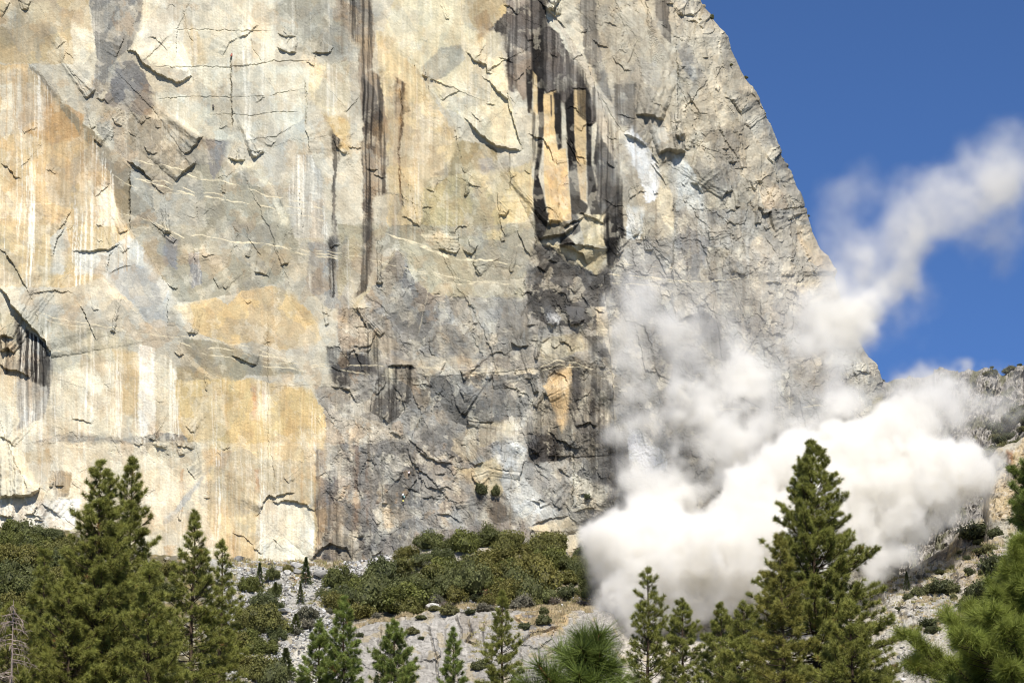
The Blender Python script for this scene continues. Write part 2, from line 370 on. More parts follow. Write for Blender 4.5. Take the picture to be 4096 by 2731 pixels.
zone('G -400,-50 1500,-50 1500,800 -400,800', (226,212,180), white=.3,ochre=.35)
zone('G 150,20 330,0 340,90 180,90', (214,188,140))
zone('G 330,150 480,150 460,320 380,330', (196,170,128), black=.15)
zone('G 1400,-50 2150,-50 2150,760 1550,760 1400,500', (223,199,150), ochre=.9,white=.9)
zone('G 1350,0 1560,0 1500,130 1380,90', (224,190,138))
zone('G 1715,130 1750,130 1740,280 1720,280', (210,150,90), a=.7)
zone('G 1215,130 1232,130 1222,420 1212,420', (212,156,92), soft=5, a=.6)
zone('G 1750,350 2100,370 2112,760 1740,760', (234,222,192), white=.8,ochre=.35, soft=6)
zone('G 2150,180 2352,80 2352,760 2090,760 2180,560', (142,132,124), black=.35, r=.7)
zone('G 2120,0 2200,0 2190,500 2130,700', (170,142,112), black=.35,brown=.8)
zone('G -400,430 560,320 500,530 -400,540', (242,234,217), r=.35)
zone('G 1080,500 1280,260 1420,120 1330,250 1150,480', (192,188,178))
zone('G 1100,650 1190,640 1130,760', (226,184,126))
zone('G 950,230 1150,300 1100,500 1000,480', (234,220,190))
zone('H 0,-50 700,-50 900,120 700,200 560,420 400,700 0,780', (152,145,136), r=.85,black=.12)
zone('H 0,0 120,0 140,250 0,350', (178,165,148))
zone('H 118,-30 146,-30 136,560 112,560', (150,122,100), a=.7, soft=5)
zone('H 190,60 206,60 204,520 190,520', (148,124,104), a=.6, soft=5)
zone('H 380,150 500,120 560,300 440,420 380,300', (120,115,110), r=.9)
zone('H 560,200 800,250 900,300 700,520 540,500', (168,158,144), r=.9)
zone('H 300,370 360,370 350,570 330,580', (196,176,140), soft=6)
zone('H 780,120 900,130 1060,60 1140,240 1080,320 920,310 900,230', (208,188,148), r=.35)
zone('H 1110,-30 1250,50 1250,200 1400,380 1500,430 1300,520 1180,420 1100,250', (202,199,190), r=.5)
zone('H 910,320 1060,330 1180,430 1160,560 1060,500 960,380', (118,110,102), brown=.6, r=.6)
zone('H 600,540 900,520 1250,480 1300,600 700,640', (164,152,138), r=.7)
zone('H 1280,530 1560,450 1640,520 1600,760 1480,700', (228,209,174), r=.3)
zone('H 1500,-30 1930,-30 2000,260 1740,320 1600,200', (136,131,124), black=.3, r=.7)
zone('H 1600,190 1900,300 1800,420 1500,430', (190,180,160), r=.8)
zone('H -40,540 100,590 115,690 60,780 0,780', (90,85,80), black=.3)
zone('H 1960,300 2600,-900 3400,-900 3400,1200 1300,1200 1300,760 1480,700 1600,740 1640,520', (166,160,150), r=.85)
zone('H 1930,-180 2010,-200 2090,-60 2200,20 2260,200 2160,330 2060,330 1990,220', (236,235,231), r=.5)
zone('H 2200,-500 2500,-900 2700,-600 2500,-200', (120,117,113), r=.9)
zone('H 2600,-300 3000,-500 3200,-200 2900,100', (140,134,126), r=.9, black=.3)
"""
VEINS = [(t, wd, a) for wd, a, t in (
 (2.6,.9,'A 870,1070 1000,1100 1180,1130 1350,1200 1500,1215 1650,1260 1800,1320 1990,1340'), (2.2,.8,'A 880,1200 1100,1220 1300,1290 1480,1300 1540,1340'),
 (2.4,.9,'A 870,1180 1050,1240 1250,1300 1450,1330 1600,1360 1780,1390 1900,1420'), (1.6,.6,'A 740,1160 900,1260 1100,1290 1300,1310'), (1.8,.7,'A 780,1420 880,1450 1000,1480 1100,1530 1150,1567'),
 (2,.8,'A 1880,1340 2050,1360 2180,1410'), (1.8,.7,'A 1890,1380 2080,1420 2180,1460'), (1.6,.6,'A 1900,1440 2060,1450 2200,1490'),
 (2.6,.9,'D 1100,10 1230,90 1330,60 1550,110 1700,120 1880,140 2000,190 2120,210 2352,230'), (2,.7,'D 1560,120 1800,130 2060,170 2352,190'), (2.4,.8,'D 2070,160 2100,190 2200,200 2352,215'),
 (2,.7,'D 150,570 400,640 700,690 960,740 1150,760 1350,760 1500,800 1700,820 1850,880 1960,930 2200,960 2352,990'), (1.8,.6,'D 240,850 480,860 640,880'), (2.6,.8,'D 1180,780 1300,830 1450,830 1650,850 1800,880 1960,905'),
 (2.6,.8,'D 1250,830 1350,870 1550,890 1700,940 1950,960 2100,1000'), (1.6,.6,'D 600,680 800,700 980,720'), (1.6,.6,'D 560,720 800,760 960,800'), (1.8,.6,'D 1600,860 1800,920 2000,935 2352,940'), (1.6,.5,'D 160,600 420,680 640,700'),
 (4.5,.95,'E 300,50 430,90 520,110 650,170 760,210 850,235 960,235 1040,250 1150,270 1260,300'), (2.8,.9,'E 430,95 560,140 700,200 860,240'), (2,.7,'E 0,190 150,210 300,250 500,300 700,330 900,380 1100,400 1260,420'),
 (1.8,.6,'E 500,320 640,330 800,400 1000,380 1260,440'), (3,.85,'E 1810,320 2000,330 2150,350 2352,370'), (2,.7,'E 1900,260 2150,270 2300,290'), (2,.7,'E 1830,380 2050,390 2200,410'), (2,.7,'E 1880,345 2100,352 2340,385'), (2,.7,'E 0,930 250,950 330,955'), (2,.6,'E 0,970 200,1000 330,1020'),
 (3,.8,'E 1340,985 1480,930 1600,950 1700,990'), (2.4,.7,'E 1350,1000 1500,960 1640,980 1780,1010 1850,1000'), (2,.6,'E 540,960 760,970 1060,975'), (1.2,.5,'E 690,60 660,280 610,440 560,660 545,760'), (2,.6,'F 0,380 200,370 480,350 700,390 880,400'), (2,.5,'F 760,380 920,410 1080,430'), (2.6,.6,'F 1960,1250 2080,1180 2240,1060'.replace('F 1960','F -100')) )]
LEDGES = """
A|3.5 850,340 910,350 960,430 1000,455 1060,500 1120,530 1190,555 1240,540 1290,510|.8 1000,258 1050,265 1090,310 1125,348|1.2 1600,262 1660,235 1700,200 1735,170|2.5 1860,320 1920,350 1990,355|1.2 1870,225 1920,250 1990,245|1.5 2090,355 2160,360 2220,350 2240,320|1 2060,410 2100,440 2120,440|2.2 570,650 610,620 640,590|1.2 640,650 700,660 730,690|1.2 745,775 770,815 815,840|.8 860,880 905,910|.8 740,935 750,900 765,870
A|3.4 1235,1040 1280,1010 1320,960 1362,908|3.4 1175,1220 1220,1170 1270,1130 1325,1080|2.8 850,1070 900,1110 960,1150 1005,1200 1020,1215|1.1 1010,1230 1060,1270 1105,1310|1.2 970,970 985,1020 1020,1040 1060,1030|2.8 1530,1060 1590,1085 1650,1075|2.6 1690,1070 1740,1050 1782,1020|.9 1655,1010 1720,1025 1780,1025|.9 1820,1000 1850,950|1.6 620,925 660,950 680,965|1.3 0,1095 60,1130 95,1185 140,1200|.8 640,1310 690,1270 735,1225|1 770,390 800,350 840,240|1.6 140,70 180,60 205,0|1.3 15,120 40,60 70,10|.8 380,320 440,270|.6 1560,455 1640,450 1690,440|1 385,1560 430,1500 480,1405|.8 640,1510 690,1525|.7 1550,370 1555,640 1560,870|1.1 870,1130 872,1300 870,1567|1.2 2050,870 2080,940 2070,1030|1.4 2240,930 2260,1000 2310,1040 2352,1040|.4 1640,960 1720,940 1860,920 1990,840|1 600,850 640,840|.7 480,500 500,490|.8 1500,380 1540,300 1600,262|1 940,830 980,800|.8 1040,850 1075,850|1 1490,1295 1515,1295|.8 1020,1500 1060,1530 1110,1567|1 1110,1560 1140,1560|.9 2130,690 2070,660 2050,560
B|2 865,345 920,410 1000,440 1005,490 1035,505|2.2 975,510 1020,550 1080,620 1140,680 1190,850 1240,1010|3.2 845,790 900,830 950,900 1030,960 1060,985 1150,1005 1240,1020|.9 690,670 740,640 825,605|1.8 565,500 600,515 605,500|2.4 1345,0 1400,60 1450,110 1530,190|5 1395,70 1450,85 1500,0|2.4 1460,105 1505,100|.8 1570,600 1680,598|.5 1385,640 1470,605|4.4 2000,780 2080,790 2190,825|3.2 1920,910 1980,930 2040,970 2085,995|4.6 2150,1050 2210,1030 2280,1035 2340,1030|2.4 2265,945 2320,960 2335,900|3.4 1405,1540 1440,1510 1500,1505|2.4 1510,1545 1600,1510 1660,1470|2.4 1660,1470 1730,1480 1790,1520|2.2 1085,1450 1130,1455 1160,1415|.9 1075,1300 1085,1440|1.8 850,1310 875,1315|1.2 195,1145 275,1140|.9 245,1170 310,1200|1.1 430,1450 500,1480 560,1520|.8 570,1400 640,1385|.7 1155,1200 1210,1190|2 2210,30 2245,35 2250,25|1.7 2260,50 2300,100 2330,105|.8 1800,140 1875,175|1.2 2100,1110 2180,1200 2210,1250|.9 1250,1160 1295,1175|1.6 2280,420 2290,560|1.5 890,1240 860,1180 780,830 620,590 480,380 330,250|1.2 330,900 230,760 130,580|1.4 490,740 420,580 350,480|.8 1080,390 1150,410 1175,430|.9 1000,700 1060,710|.8 1430,370 1480,390|.8 720,130 755,120|.9 1880,40 1830,95|.9 900,755 960,830|1 1530,920 1570,1010 1640,1140|.8 600,1270 645,1290|1 870,1230 960,1260|.6 1790,1350 1850,1390 1930,1400|1 1200,560 1250,500 1225,480|1 2130,1110 2160,1140
C|1.8 0,40 50,105 110,100 160,110|1.2 210,140 240,125 250,100|2.4 385,660 420,710 460,770|1.6 490,820 520,860|2.4 0,940 40,950 70,900|2.4 370,1090 395,1100 420,1080|1.6 650,1020 690,985|1.8 495,1215 520,1280 540,1285|3.4 320,1340 345,1300 395,1285|2.4 110,1230 150,1240 200,1300|3.4 545,1385 590,1440 640,1430 650,1500 680,1560|2.4 545,1500 585,1500|1.8 410,1395 445,1390|1.4 410,1130 490,1130|1.4 600,1040 660,1110|1.6 690,1180 740,1280|3 0,1040 75,1030|1.4 330,230 345,215|1.2 480,1000 520,975|1.4 740,1060 770,1130|1.2 230,1350 180,1360|1.4 200,390 240,380|1 310,600 270,480
D|6 0,430 60,490 90,560 210,690 310,790 345,870 350,900|3.4 0,760 40,755 100,780|4.4 0,850 60,840 105,870|3 0,940 60,980 150,990 205,1030|1.7 0,160 40,195 110,290 205,480|1.5 355,215 380,110 430,20|1.7 490,172 600,172 700,165 740,160 810,120|1.2 800,60 860,30|1.8 1100,60 1150,55|1 1160,130 1190,95|1.1 630,585 670,575|1.8 750,720 775,725|1.7 1265,730 1330,745|2.4 1555,880 1640,910 1720,942|1.2 1645,210 1690,215|1.4 1885,270 1950,250|1.4 1710,320 1770,330 1810,345|1.2 1130,400 1160,435 1200,435|1.2 540,540 600,660 645,780|1 205,490 300,460 380,450 490,460|1.2 1170,865 1210,890 1240,880|1 480,1305 560,1315 620,1340|1.7 0,1420 60,1450 105,1490|1.3 1000,1430 1035,1450|1 900,1470 930,1480 960,1460|1.3 1190,1490 1250,1490 1300,1505|1.3 1040,1490 1120,1500|.9 1250,1360 1310,1400|1.4 2180,670 2215,665|1 2215,160 2290,125|.9 1300,160 1310,250|.8 1420,330 1480,440|.8 1130,490 1130,690|1 720,310 740,190 760,170|.8 820,190 870,150|1 1380,1115 1395,1115|.9 2225,955 2290,985|1 2230,1085 2300,1090 2352,1110|.9 1500,420 1520,440|.7 2150,1280 2120,1300
E|1.8 675,150 740,180 800,190 810,160|1.8 840,160 870,190 910,195 950,130|1.2 815,170 820,60|1 1100,10 1130,90|1.2 1095,120 1130,115|1.8 1210,50 1240,120 1280,200 1290,220|1.4 915,260 930,320 960,350|1.2 1155,320 1180,325|4.4 1360,110 1400,90 1470,85 1520,80 1620,10|4.4 1500,140 1570,160 1640,200 1680,265|2.4 1480,140 1640,150 1810,170|1.2 1870,210 1930,160|2.2 2065,165 2120,155|1.2 2130,170 2170,240 2220,350|1.7 1980,70 2030,60|1.2 2005,120 2045,120|2.8 265,385 300,385|2.2 130,545 150,600 180,650 205,700|1.7 280,760 320,725|1.2 205,870 240,780 270,700|1.9 330,955 430,945 520,965|1 500,1080 570,1070 640,1090|1.4 0,1090 80,1110 130,1200|1.8 820,980 850,1040 870,1050|1.4 1035,1010 1050,1110|.9 690,1000 730,925|1.8 1400,690 1440,705 1480,680|2.2 1545,660 1570,700 1620,690 1660,660|2.2 1160,800 1220,830 1285,825|2.8 1320,910 1350,915|2.4 1380,1140 1410,1170 1430,1210|2.4 1320,1150 1350,1140|2.4 830,1270 860,1290|1.3 830,1120 850,1200|1.8 1310,1220 1340,1240|2.4 1600,1380 1680,1350 1740,1390|1.4 480,1440 540,1500 610,1567|1.8 1340,280 1400,320|1.4 1420,240 1480,250|1.6 1560,440 1600,470|1.4 1480,470 1530,480 1550,540|1.4 1630,470 1680,540|1.4 1690,420 1730,450|1.6 1280,700 1330,690|1.4 880,1290 870,1360|1.4 1280,1500 1360,1567|1.2 270,1150 330,1060|1.6 300,1300 350,1340
F|1.2 690,880 720,920|1.2 780,240 800,245|1.2 410,640 460,640|1.8 490,690 520,680|1.8 300,640 320,900|3.2 380,950 410,970|1.8 380,850 380,990|2.2 790,1370 830,1420 850,1500|1.6 1030,1180 1100,1180|1.2 1130,930 1160,1030|1.6 40,640 120,600 180,620|1.4 720,690 640,690|1.4 1060,330 1085,340|1.4 840,1150 880,1340 910,1400|1.2 1200,980 1300,1000|1.2 450,320 480,325|1.2 600,0 620,30 660,20|1.2 230,30 240,100
G|7 0,335 110,325 210,320 250,290 275,255|3 0,450 100,450|2.4 170,440 220,440 260,380|1.7 280,365 350,410 410,460|1.4 375,250 435,245|1.2 335,250 360,250|1.9 1740,420 1770,350 1805,300 1850,320 1890,300 1980,290|2.2 1830,350 1870,352 1920,335 2000,350 2065,370 2110,420|1.2 1700,650 1755,700|2.6 2090,740 2150,670 2210,630 2352,680|.8 1250,120 1310,200|.9 1370,320 1405,325|1.2 1195,470 1215,472|.8 1910,190 1940,230|.9 1560,560 1640,580 1700,640|1 1200,40 1240,30|.7 520,170 480,230|1.6 220,430 290,470|1.6 230,470 300,480
H|1.9 530,0 600,60 680,85 780,105|1.8 900,160 920,220 960,260|1.4 690,270 740,250 760,260|2.8 1290,40 1350,35|1.8 1415,60 1460,60 1440,20|1.8 1225,220 1250,80|1.2 790,350 800,400|1.8 300,360 340,360|1.4 670,440 740,440 800,470 820,500|1.2 1300,520 1400,480 1550,450|1 1350,345 1390,360|1.4 1445,370 1500,410|1.4 1630,310 1720,345|1.8 0,650 60,660 100,740|1.3 230,710 300,690|1 1870,40 1930,120|1 120,200 170,350|1.4 380,220 420,200 440,150|1.2 260,500 290,480|1.4 100,580 180,590|1.2 1590,430 1650,410 1740,400|1.2 570,330 640,320|1.4 1480,140 1560,200
"""
CRACKS = [('A 1550,360 1555,640 1560,870',1.5,.7),('A 870,1130 872,1300 870,1567',2,.8),('A 1140,205 1400,210 1620,215 1840,205',1,.35),('A 1030,460 1300,455 1560,455 1700,440 1850,410 2110,410',1.2,.4),('A 1020,665 1300,645 1560,655 1780,650 2040,600',1,.35),('A 1370,760 1560,770 1700,780 1850,755 2040,760',1,.35),
 ('A 1235,70 1250,200 1280,270 1300,300',1,.4),('A 1680,250 1700,330 1760,420',1,.4),('A 2050,540 2060,700 2052,870',1.2,.5),('B 415,540 430,750 412,1050 420,1250 450,1440',1.4,.5),('B 1155,1020 1160,1300',1.2,.5),('B 1080,1440 1110,1567',1.4,.6),('B 1560,930 1640,1140',1,.4),
 ('D 1560,0 1600,60 1550,200',1,.3),('D 205,480 260,640 310,790',1,.4),('D 1660,0 1660,80 1760,220',1,.4),('D 1340,1600 1300,1380',1,.4),('E 930,200 915,270 960,350',1.4,.6),('E 1330,0 1330,180',1,.5),('E 2280,0 2240,360',1.2,.5),('C 0,540 120,760 240,780',1,.5),('G 1750,420 1720,440',1,.4),('G 560,320 700,300',1,.4),('E 1260,380 1250,500',1.2,.5),('H 1590,0 1575,420',1.4,.6)]
# dust puffs: crop kind density distance | x y radius [density factor [distance shift]] ...
PUFFS = """
H b .30 852|1900 640 260|1800 720 170|2000 900 260|2250 760 330|2330 1000 220|1960 1020 160|2130 1090 150|1880 560 200|2080 520 220
I b .30 850|250 700 330|500 520 280|300 960 200|500 260 200|650 110 160|800 60 180|950 400 250|800 700 250|600 850 200
F b .30 858|960 1510 110|1100 1430 120|1250 1430 140|1480 1390 160|1640 1370 120|1600 1500 150|1780 1600 140|1340 1380 90
I b .30 856|1100 150 250|1400 200 260|1700 190 250|1930 160 190|2060 180 130|1800 330 160|1500 450 200|1300 620 140|1340 740 120|1150 500 230|1500 690 100|1640 570 110|1750 490 80|1840 450 70
H w .22 850|1830 1130 130|2000 1190 150|2160 1180 150|2300 1160 150|1760 1040 80
I w .25 850|60 1100 150|1380 860 90|1450 800 80|1600 720 70
F w .20 868|270 1355 240|350 1200 180|500 1150 180|150 1250 160|600 1250 140|450 1450 220|200 1500 230|650 1450 120|60 1100 120 .8|300 980 130 .5|130 950 110 .5|700 1350 110|420 1050 120 .6
H w .20 868|2100 330 190|2250 400 190|1960 420 150|1760 520 120|1700 600 90
E w .17 885|1950 600 120|1900 800 100|1950 980 110|2060 1200 130|1950 1320 120|2120 1400 120 .7|2250 560 170 .5|2330 700 160 .4|2050 480 120 .4|1900 1450 90 1.4
F s .17 866|1000 640 140|1150 610 150|1290 570 130|1200 720 110|1060 750 110|1390 520 110 .8|900 580 120 .5|980 840 100 .5|800 620 140 .25|690 520 180 .12|1450 430 110 .5|1530 310 110 .4|1620 200 115 .36|1720 100 110 .33|1230 640 130|1330 690 90 .5
C s .055 862|1750 1590 105|1830 1545 105|1910 1495 105|1990 1440 108|2070 1385 112|2150 1335 116|2230 1285 120|2310 1235 125|2400 1180 135|2000 1300 110 .4|2200 1120 110 .4|1750 1420 140 .4|1550 1500 140 .5
F s .085 864|1330 560 120|1410 470 120|1480 380 118|1550 290 116|1620 200 114|1690 120 114|1200 640 130|1080 700 120
F s .040 872|1200 300 180 1.4|1100 130 160|1350 150 160|1280 430 150 1.6|1000 200 120 .8|1500 60 130
C s .020 870|1100 1450 180|1250 1300 150|1000 1530 100|1450 1380 150 .7|2050 950 120 .35|2250 1010 150 .5|1650 1450 150|1850 1330 120 .6
F w .13 880|1850 1200 180|1700 1170 140|2000 1150 160|2100 1280 140|1900 1360 140|1600 1110 110 .5|2220 1080 120 .5|1900 1040 100 .6|1450 1000 100 .3|1500 1120 100 .4
F w .09 868|750 1080 140|900 1130 140|1020 1200 140|1150 1220 120|1250 1250 100|560 950 120 .5|420 900 120 .5|100 1100 120
F s .011 884|500 820 330|250 620 300|900 950 260|0 450 260|350 350 260 .7|750 600 260|-100 800 260
F s .040 866|1350 380 240|1550 180 220|1250 650 220|1150 450 200 .7
C s .034 864|1950 1400 250|2150 1290 260|2330 1180 270|1750 1450 250 .8
F w .14 860|1000 1340 120|1250 1270 120|1500 1230 130|870 1430 110|1690 1270 110|1820 1460 120|1080 1280 100
H w .14 860|1680 590 110|1760 500 110|1640 720 90|1700 850 90
I w .12 856|2150 60 110|2220 180 100|2100 320 110|1950 440 90
F s .045 870|300 1300 240|450 1350 220|200 1450 220|600 1350 170|120 1200 140 .6
I b .25 848|150 1070 120|350 1060 110|0 1090 120
H b .25 848|2050 1110 130|1900 1040 120
F w .15 866|1050 830 150|1200 800 140|950 720 150|1300 690 130|1100 960 150 .6|950 1010 150 .6|1230 920 120 .5|850 850 150 .5
"""
# ================================================================ the granite wall
KALB = .82                   # sunlit photo value -> albedo
edge_pts = np.concatenate([P('C 150,-250 190,0 215,60 250,100 300,165 375,245 390,330 440,420 490,520 560,620 600,720 650,840 690,960 740,1060 780,1160 840,1290 890,1420 940,1560'),
   P('F 960,100 990,160 1040,210 1088,310 1072,350 1088,420 1110,480 1170,650 1250,810 1300,890 1350,930 1368,1000 1385,1060 1395,1130 1412,1220 1430,1400 1460,1567 1500,2000')])
NR = 880
v0, v1 = -160., 2470.
vv = np.linspace(v0, v1, NR)
ue = np.interp(vv, edge_pts[:, 1], edge_pts[:, 0])
RP = 420.
N1, N2, N3 = 960, 230, 46
th = np.linspace(0, np.pi/2, N2+1)[1:]
s1 = np.linspace(0, 1, N1)
U = np.empty((NR, N1+N2+N3), f32); DB = np.zeros_like(U)
U[:, :N1] = -260 + (ue-RP+260)[:, None]*s1[None]
U[:, N1:N1+N2] = (ue-RP)[:, None] + RP*np.sin(th)[None]
DB[:, N1:N1+N2] = RP*.069*(1-np.cos(th))[None]*1.1
bk = np.linspace(0, 1, N3+1)[1:]
U[:, N1+N2:] = ue[:, None] - 500*(bk**1.5)[None]
DB[:, N1+N2:] = RP*.069*1.1 + 260*(bk**1.6)[None]
V = np.broadcast_to(vv[:, None], U.shape).astype(f32).copy()
NRc, NCc = U.shape
BACK = np.zeros(U.shape, bool); BACK[:, N1+N2:] = True
# coordinates that carry the ragged outlines
wx = 9*fbm(U/90, V/90, 5, 3, .6); wy = 9*fbm(U/90, V/90, 5, 11, .6)
UW = U+wx+5*pn(U/9, V/9, 5); VW = V+wy+5*pn(U/9, V/9, 6)
UL = U+4*fbm(U/26, V/26, 3, 21); VL = V+4*fbm(U/26, V/26, 3, 31)
EDGE = sstep(-.15, .45, fbm(U/110, V/110, 2, 61))          # outlines crisp here, bleeding there
col = np.empty(U.shape+(3,), f32); col[:] = lin((206, 196, 172))
rough = np.full(U.shape, .2, f32)
stk = {k: np.zeros(U.shape, f32) for k in ('white', 'ochre', 'black', 'brown')}
def box(pts, pad):
    x0, y0 = pts.min(0)-pad; x1, y1 = pts.max(0)+pad
    return np.nonzero((U > x0) & (U < x1) & (V > y0) & (V < y1) & ~BACK)
def zone(txt, rgb=None, soft=4, a=1., r=None, wp=.8, **st):
    pts = P(txt); ix = box(pts, 50+soft)
    sf = soft*(.5+3.8*EDGE[ix]*min(1, wp/.8))
    m = 1-sstep(-sf, sf, poly_sd(U[ix]+(UW[ix]-U[ix])*wp, V[ix]+(VW[ix]-V[ix])*wp, pts))
    if rgb is not None:
        k = (m*a)[:, None]; col[ix] = col[ix]*(1-k)+lin(rgb)*k
    if r is not None: rough[ix] = rough[ix]*(1-m)+r*m
    for n, s in st.items(): stk[n][ix] = np.maximum(stk[n][ix]*(1-m), 0)+m*s
exec(CLIFF_ZONES)
# right-hand face and the lower middle are blocky
rough = np.maximum(rough, .85*sstep(2560, 2900, U+.25*(V-600)))
# patches of lichen grey, ochre and cream of their own ragged shape
def blotch(rgb, fx, fy, s, lo, hi, a, mask=1.):
    n = fbm(UW*fx, VW*fy, 4, s)
    k = (sstep(lo, hi, n)*a*mask*(.6+.4*rough))[..., None]
    col[:] = col*(1-k)+lin(rgb)*k
left = 1-sstep(1500, 2300, U)
blotch((158, 154, 146), 1/300, 1/300, 41, .24, .28, .46)
blotch((214, 178, 118), 1/260, 1/320, 47, .26, .34, .26, left)
blotch((236, 226, 202), 1/200, 1/260, 53, .30, .315, .34, .4+.6*left)
blotch((150, 147, 142), 1/90, 1/90, 59, .34, .355, .25)
blotch((236, 224, 196), 1/60, 1/75, 61, .39, .405, .35)
blotch((196, 150, 88), 1/110, 1/140, 67, .38, .43, .30, left)
blotch((118, 114, 110), 1/60, 1/110, 71, .33, .37, .45, rough*.8)
# joints: faint diagonal bands
dg = U*.80-V*.60
bandn = fbm(dg/90, (U*.6+V*.8)/900, 3, 77)
col *= (1+.07*np.clip(bandn*1.6, -1, 1)*(1-.5*rough))[..., None]
# water streaks
def streak(f, s, stretch=46., o=3):
    x = (U+10*pn(U/160, V/320, s+5)+2.2*pn(U/40, V/50, s+6))*f
    return fbm(x, V*f/stretch, o, s, .62)
FADE = {k: .25+.75*sstep(-.35, .25, fbm(U/48, V/420, 3, sd0)) for k, sd0 in (('white', 221), ('ochre', 225), ('brown', 233))}
for k in FADE: stk[k] = stk[k]*FADE[k]
def lay(k, rgb):
    k = np.clip(k, 0, 1)[..., None]; col[:] = col*(1-k)+lin(rgb)*k
s_a, s_b, s_c = streak(1/17, 101, 60, 4), streak(1/10, 111, 80), streak(1/60, 121, 24)
gate = sstep(-.25, .35, s_c)
big = sstep(-.35, .45, fbm(U/130, V/700, 3, 191))
lay(sstep(.0, .45, s_a)*stk['ochre']*.55*big, (204, 160, 98))
lay(sstep(.1, .55, s_b)*gate*stk['brown']*.8, (150, 132, 106))
lay(sstep(.08, .42, -streak(1/14, 107, 80, 4))*stk['white']*(.25+.6*gate)*(1-.6*big), (240, 232, 212))
lay(sstep(.18, .4, streak(1/9, 131, 70))*stk['white']*gate*.6, (246, 241, 228))
bl = sstep(.0, .35, streak(1/26, 141, 40)+.25*s_c)
lay(np.clip(bl*1.25, 0, 1)*stk['black'], (60, 56, 53))
lay(sstep(.2, .45, s_b)*stk['black']*.8, (48, 44, 43))
# faint streaks everywhere
wet = np.clip(np.maximum(np.maximum(stk['white'], stk['ochre']), np.maximum(stk['black'], stk['brown'])), 0, 1)
col *= (1+(.025+.10*wet)*streak(1/13, 151, 50)+(.015+.05*wet)*pn(U/6, V/70, 161))[..., None]
col *= (1+(.012+.13*rough**1.5)*fbm(U/20, V/20, 4, 171)+(.03+.05*rough)*pn(U/4, V/4, 181))[..., None]
# every flake its own tone
UF = U+.35*(UW-U); VF = V+.35*(VW-V)
for cell, amp, sd2, rot, sy in ((150, .11, 33, .5, 1.9), (62, .09, 35, .35, 1.8), (27, .06, 38, -.2, 1.5)):
    c, q = math.cos(rot), math.sin(rot); h, ox, oy, gap = worley((UF*c-VF*q)/cell, (UF*q+VF*c)/(cell*sy), sd2)
    col *= (1+amp*(.55+.6*rough)*(_rv3[h]-.5)*2)[..., None]; col *= 1+.05*(_rv2[(h*5) & 4095]-.5)[..., None]*np.array([1.2, 0, -1.6], f32)
lm = col.mean(-1, keepdims=True); col[:] = lm+(col-lm)*.82
# pale dykes
for txt, wd, a in VEINS:
    pts = P(txt); ix = box(pts, 30)
    qx = U[ix]+3*fbm(U[ix]/60, V[ix]/60, 3, 201); qy = V[ix]+4*fbm(U[ix]/45, V[ix]/45, 3, 205)
    d, sd_, run = line_sd(qx, qy, pts)
    w_ = wd*.8*(.5+.9*np.clip(pn(qx/40, qy/40, 209)+.35, 0, 1))
    k = (1-sstep(w_*.6, w_*1.25+.6, d))*a*np.clip(np.minimum(run, 1-run)*12, 0, 1)*sstep(-.45, 0, pn(qx/55, qy/55, 211))
    col[ix] = col[ix]*(1-k[:, None])+lin((236, 222, 190))*k[:, None]
# ---------------------------------------------------------------- relief
disp = 2.4*fbm(U/640, V/900, 2, 301)+.6*rough*fbm(U/150, V/210, 3, 307)
disp += (.15+.55*rough)*fbm(dg/110, (U*.6+V*.8)/700, 3, 311)
disp += (.03+.20*rough)*fbm(U/34, V/40, 4, 313)+(.025+.075*rough)*pn(U/8, V/9, 317)
def facets(cell, amp, s, rot=.45, sy=1.5, tilt=.8):
    c, q = math.cos(rot), math.sin(rot)
    a = (UW*c-VW*q)/cell; b = (UW*q+VW*c)/(cell*sy)
    h, ox, oy, gap = worley(a, b, s)
    t = (_rv3[h]-.5)*1.3+tilt*((_rv[h]-.5)*ox+(_rv2[(h*7) & 4095]-.5)*oy)*2
    return amp*t, gap
for cell, amp, s, rot, sy in ((200, 1.1, 3, .45, 2.4), (80, .6, 5, .3, 2.2), (38, .36, 8, -.25, 1.8), (19, .2, 9, .5, 1.5)):
    t, gap = facets(cell, amp, s, rot, sy)
    disp += t*np.clip(rough*1.1-.14, .04, 1)*(.45+.55*sstep(-.3, .3, fbm(U/170, V/170, 2, s+400)))
HS = .58
def ledge(pts, h, Lp=None, rag=1.):
    Lp = Lp or 34+34*h
    ix = box(pts, Lp*3.2)
    if not len(ix[0]): return
    qx = U[ix]+(UL[ix]-U[ix])*rag; qy = V[ix]+(VL[ix]-V[ix])*rag
    d, sd_, run = line_sd(qx, qy, pts)
    tp = np.clip(np.minimum(run, 1-run)*5, 0, 1)**.6*(.75+.45*pn(run*6+pts[0][0], run*0+h*9, 55))
    disp[ix] += np.where(sd_ > 0, h*HS*tp*np.exp(-d/Lp), -.22*h*HS*tp*np.exp(-d/(Lp*.35))).astype(f32)
for line in LEDGES.strip().splitlines():
    tok = line.split('|'); ox = tok[0].strip()
    for item in tok[1:]:
        t = item.split()
        ledge(P(ox+' '+' '.join(t[1:])), float(t[0]))
# the buttress corner beside the dust filled recess
ledge(np.concatenate([P('H 2010,330'), P('E 1866,1567 1862,1400 1852,1240 1840,950 1828,800 1812,640 1800,470 1790,330')]), 15, 420, .7)
